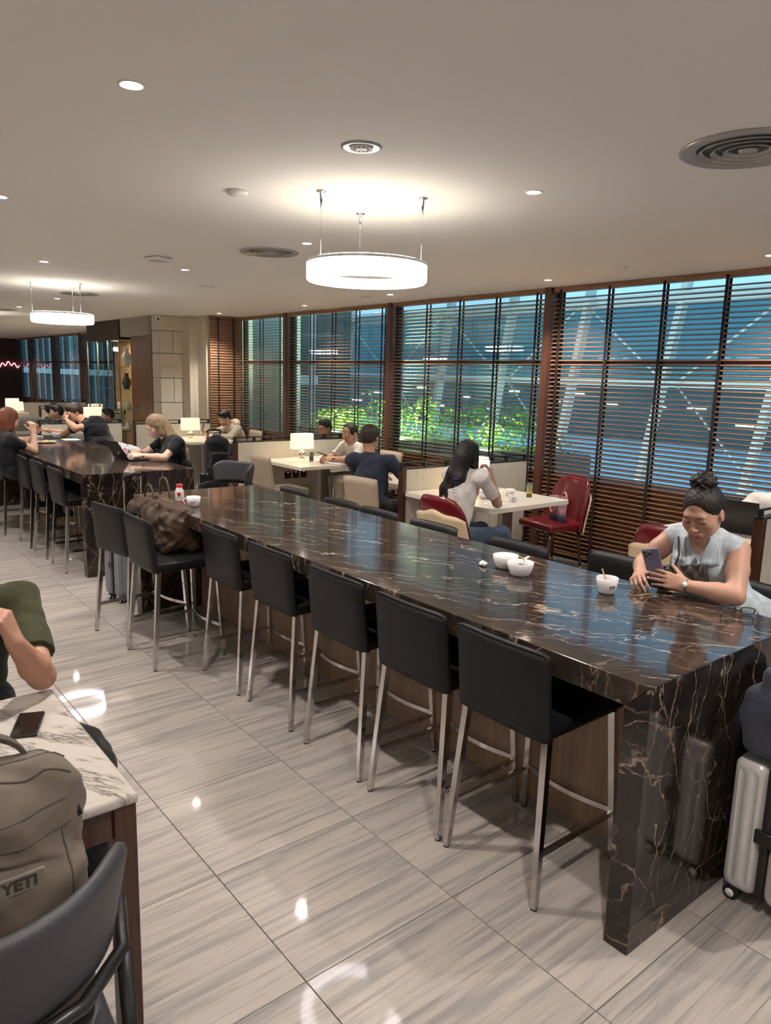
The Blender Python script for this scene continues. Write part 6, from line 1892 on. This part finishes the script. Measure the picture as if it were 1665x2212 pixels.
t = thing('tray', 'white napkin tray near the noodle bowl', 'tray', (.86, 8.62, TZ)); MB().rbox((-.10, -.13, .0), (.10, .13, .010), .004, 1).build('body', 'paper', t)
crumple('crumpled white napkins left of the noodle bowl', .62, 9.15, TZ, .035, 8)
t = thing('cup', 'blue cup at the elbow of the red-haired woman', 'cup', (.16, 7.62, TZ)); plain('blue_plastic', (.08, .10, .28), .4)
MB().lathe([(0, 0), (.03, 0), (.038, .08), (.035, .08), (.028, .006), (0, .006)], n=28).build('body', 'blue_plastic', t)

# ------------------------------------------------------------------ sofas and the display cabinet in the back
cloth('sofa_grey', (.13, .12, .11))
for x, y, lab in ((1.75, 14.7, 'grey sofa in the dim seating area at the far left'), (1.62, 10.2, 'rounded grey sofa behind the eating man')):
    t = thing('sofa', lab, 'sofa', (x, y, 0))
    q_ = Blob(.02, .08); q_.box((x, y, .25), (.40, .38, .2), None, .08); q_.box((x + .02, y + .36, .50), (.40, .11, .32), None, .1); q_.box((x - .36, y, .42), (.10, .38, .22), None, .08); q_.build('body', 'sofa_grey', t)
    MB().rbox((-.24, -.36, .44), (.38, .26, .54), .04, 3).build('seat_cushion', 'sofa_grey', t)
plain('cabinet_back', (.50, .33, .17), .6)
t = thing('display_cabinet', 'tall lit glass display cabinet beside the walnut panel', 'cabinet', (3.30, 13.95, 0))
MB().box((.30, -.9, 0), (.34, .9, 2.35)).build('back_panel', 'cabinet_back', t)
MB().box((-.25, -.93, 2.35), (.34, .93, 2.70)).build('top_box', 'dark_wall', t)
MB().box((-.25, -.93, 0), (.34, .93, .25)).build('plinth', 'walnut_panel', t)
for z in (.62, 1.02, 1.42, 1.85): MB().box((-.24, -.9, z), (.30, .9, z + .012)).build('shelf', 'cabinet_glass', t)
for y in (-.92, -.3, .3, .92): MB().box((-.26, y - .012, .25), (-.24, y + .012, 2.35)).build('frame', 'steel_brushed', t)
MB().box((-.252, -.9, .25), (-.248, .9, 2.35)).build('door_glass', 'cabinet_glass', t)
l = bpy.data.lights.new('cabinet_light', 'AREA'); l.energy = 9; l.size = .4; l.color = (1, .8, .55)
o = link(bpy.data.objects.new('cabinet_light', l)); o.parent = t; o.location = (.02, -.4, 2.34)
plain('vase_white', (.62, .62, .58), .2, coat=.4); plain('vase_dark', (.05, .055, .05), .2, coat=.4)
for (dy, z, mat, s, lab) in ((-.72, 1.862, 'vase_white', 1.0, 'pale vase on the top shelf of the display cabinet'), (-.66, 1.432, 'vase_dark', .9, 'dark round vase on the second shelf of the display cabinet'),
                             (-.70, 1.032, 'vase_white', .6, 'small pale jar on the third shelf of the display cabinet'), (-.66, .632, 'vase_white', .6, 'small pale jar on the lowest shelf of the display cabinet')):
    v_ = thing('vase', lab, 'vase', (3.27, 13.95 + dy, z), 0, 'vases in the display cabinet')
    MB().lathe([(0, 0), (.05 * s, 0), (.10 * s, .12 * s), (.09 * s, .20 * s), (.045 * s, .27 * s), (.04 * s, .31 * s), (.06 * s, .34 * s), (.05 * s, .34 * s), (.035 * s, .31 * s), (0, .28 * s)], n=26).build('body', mat, v_)
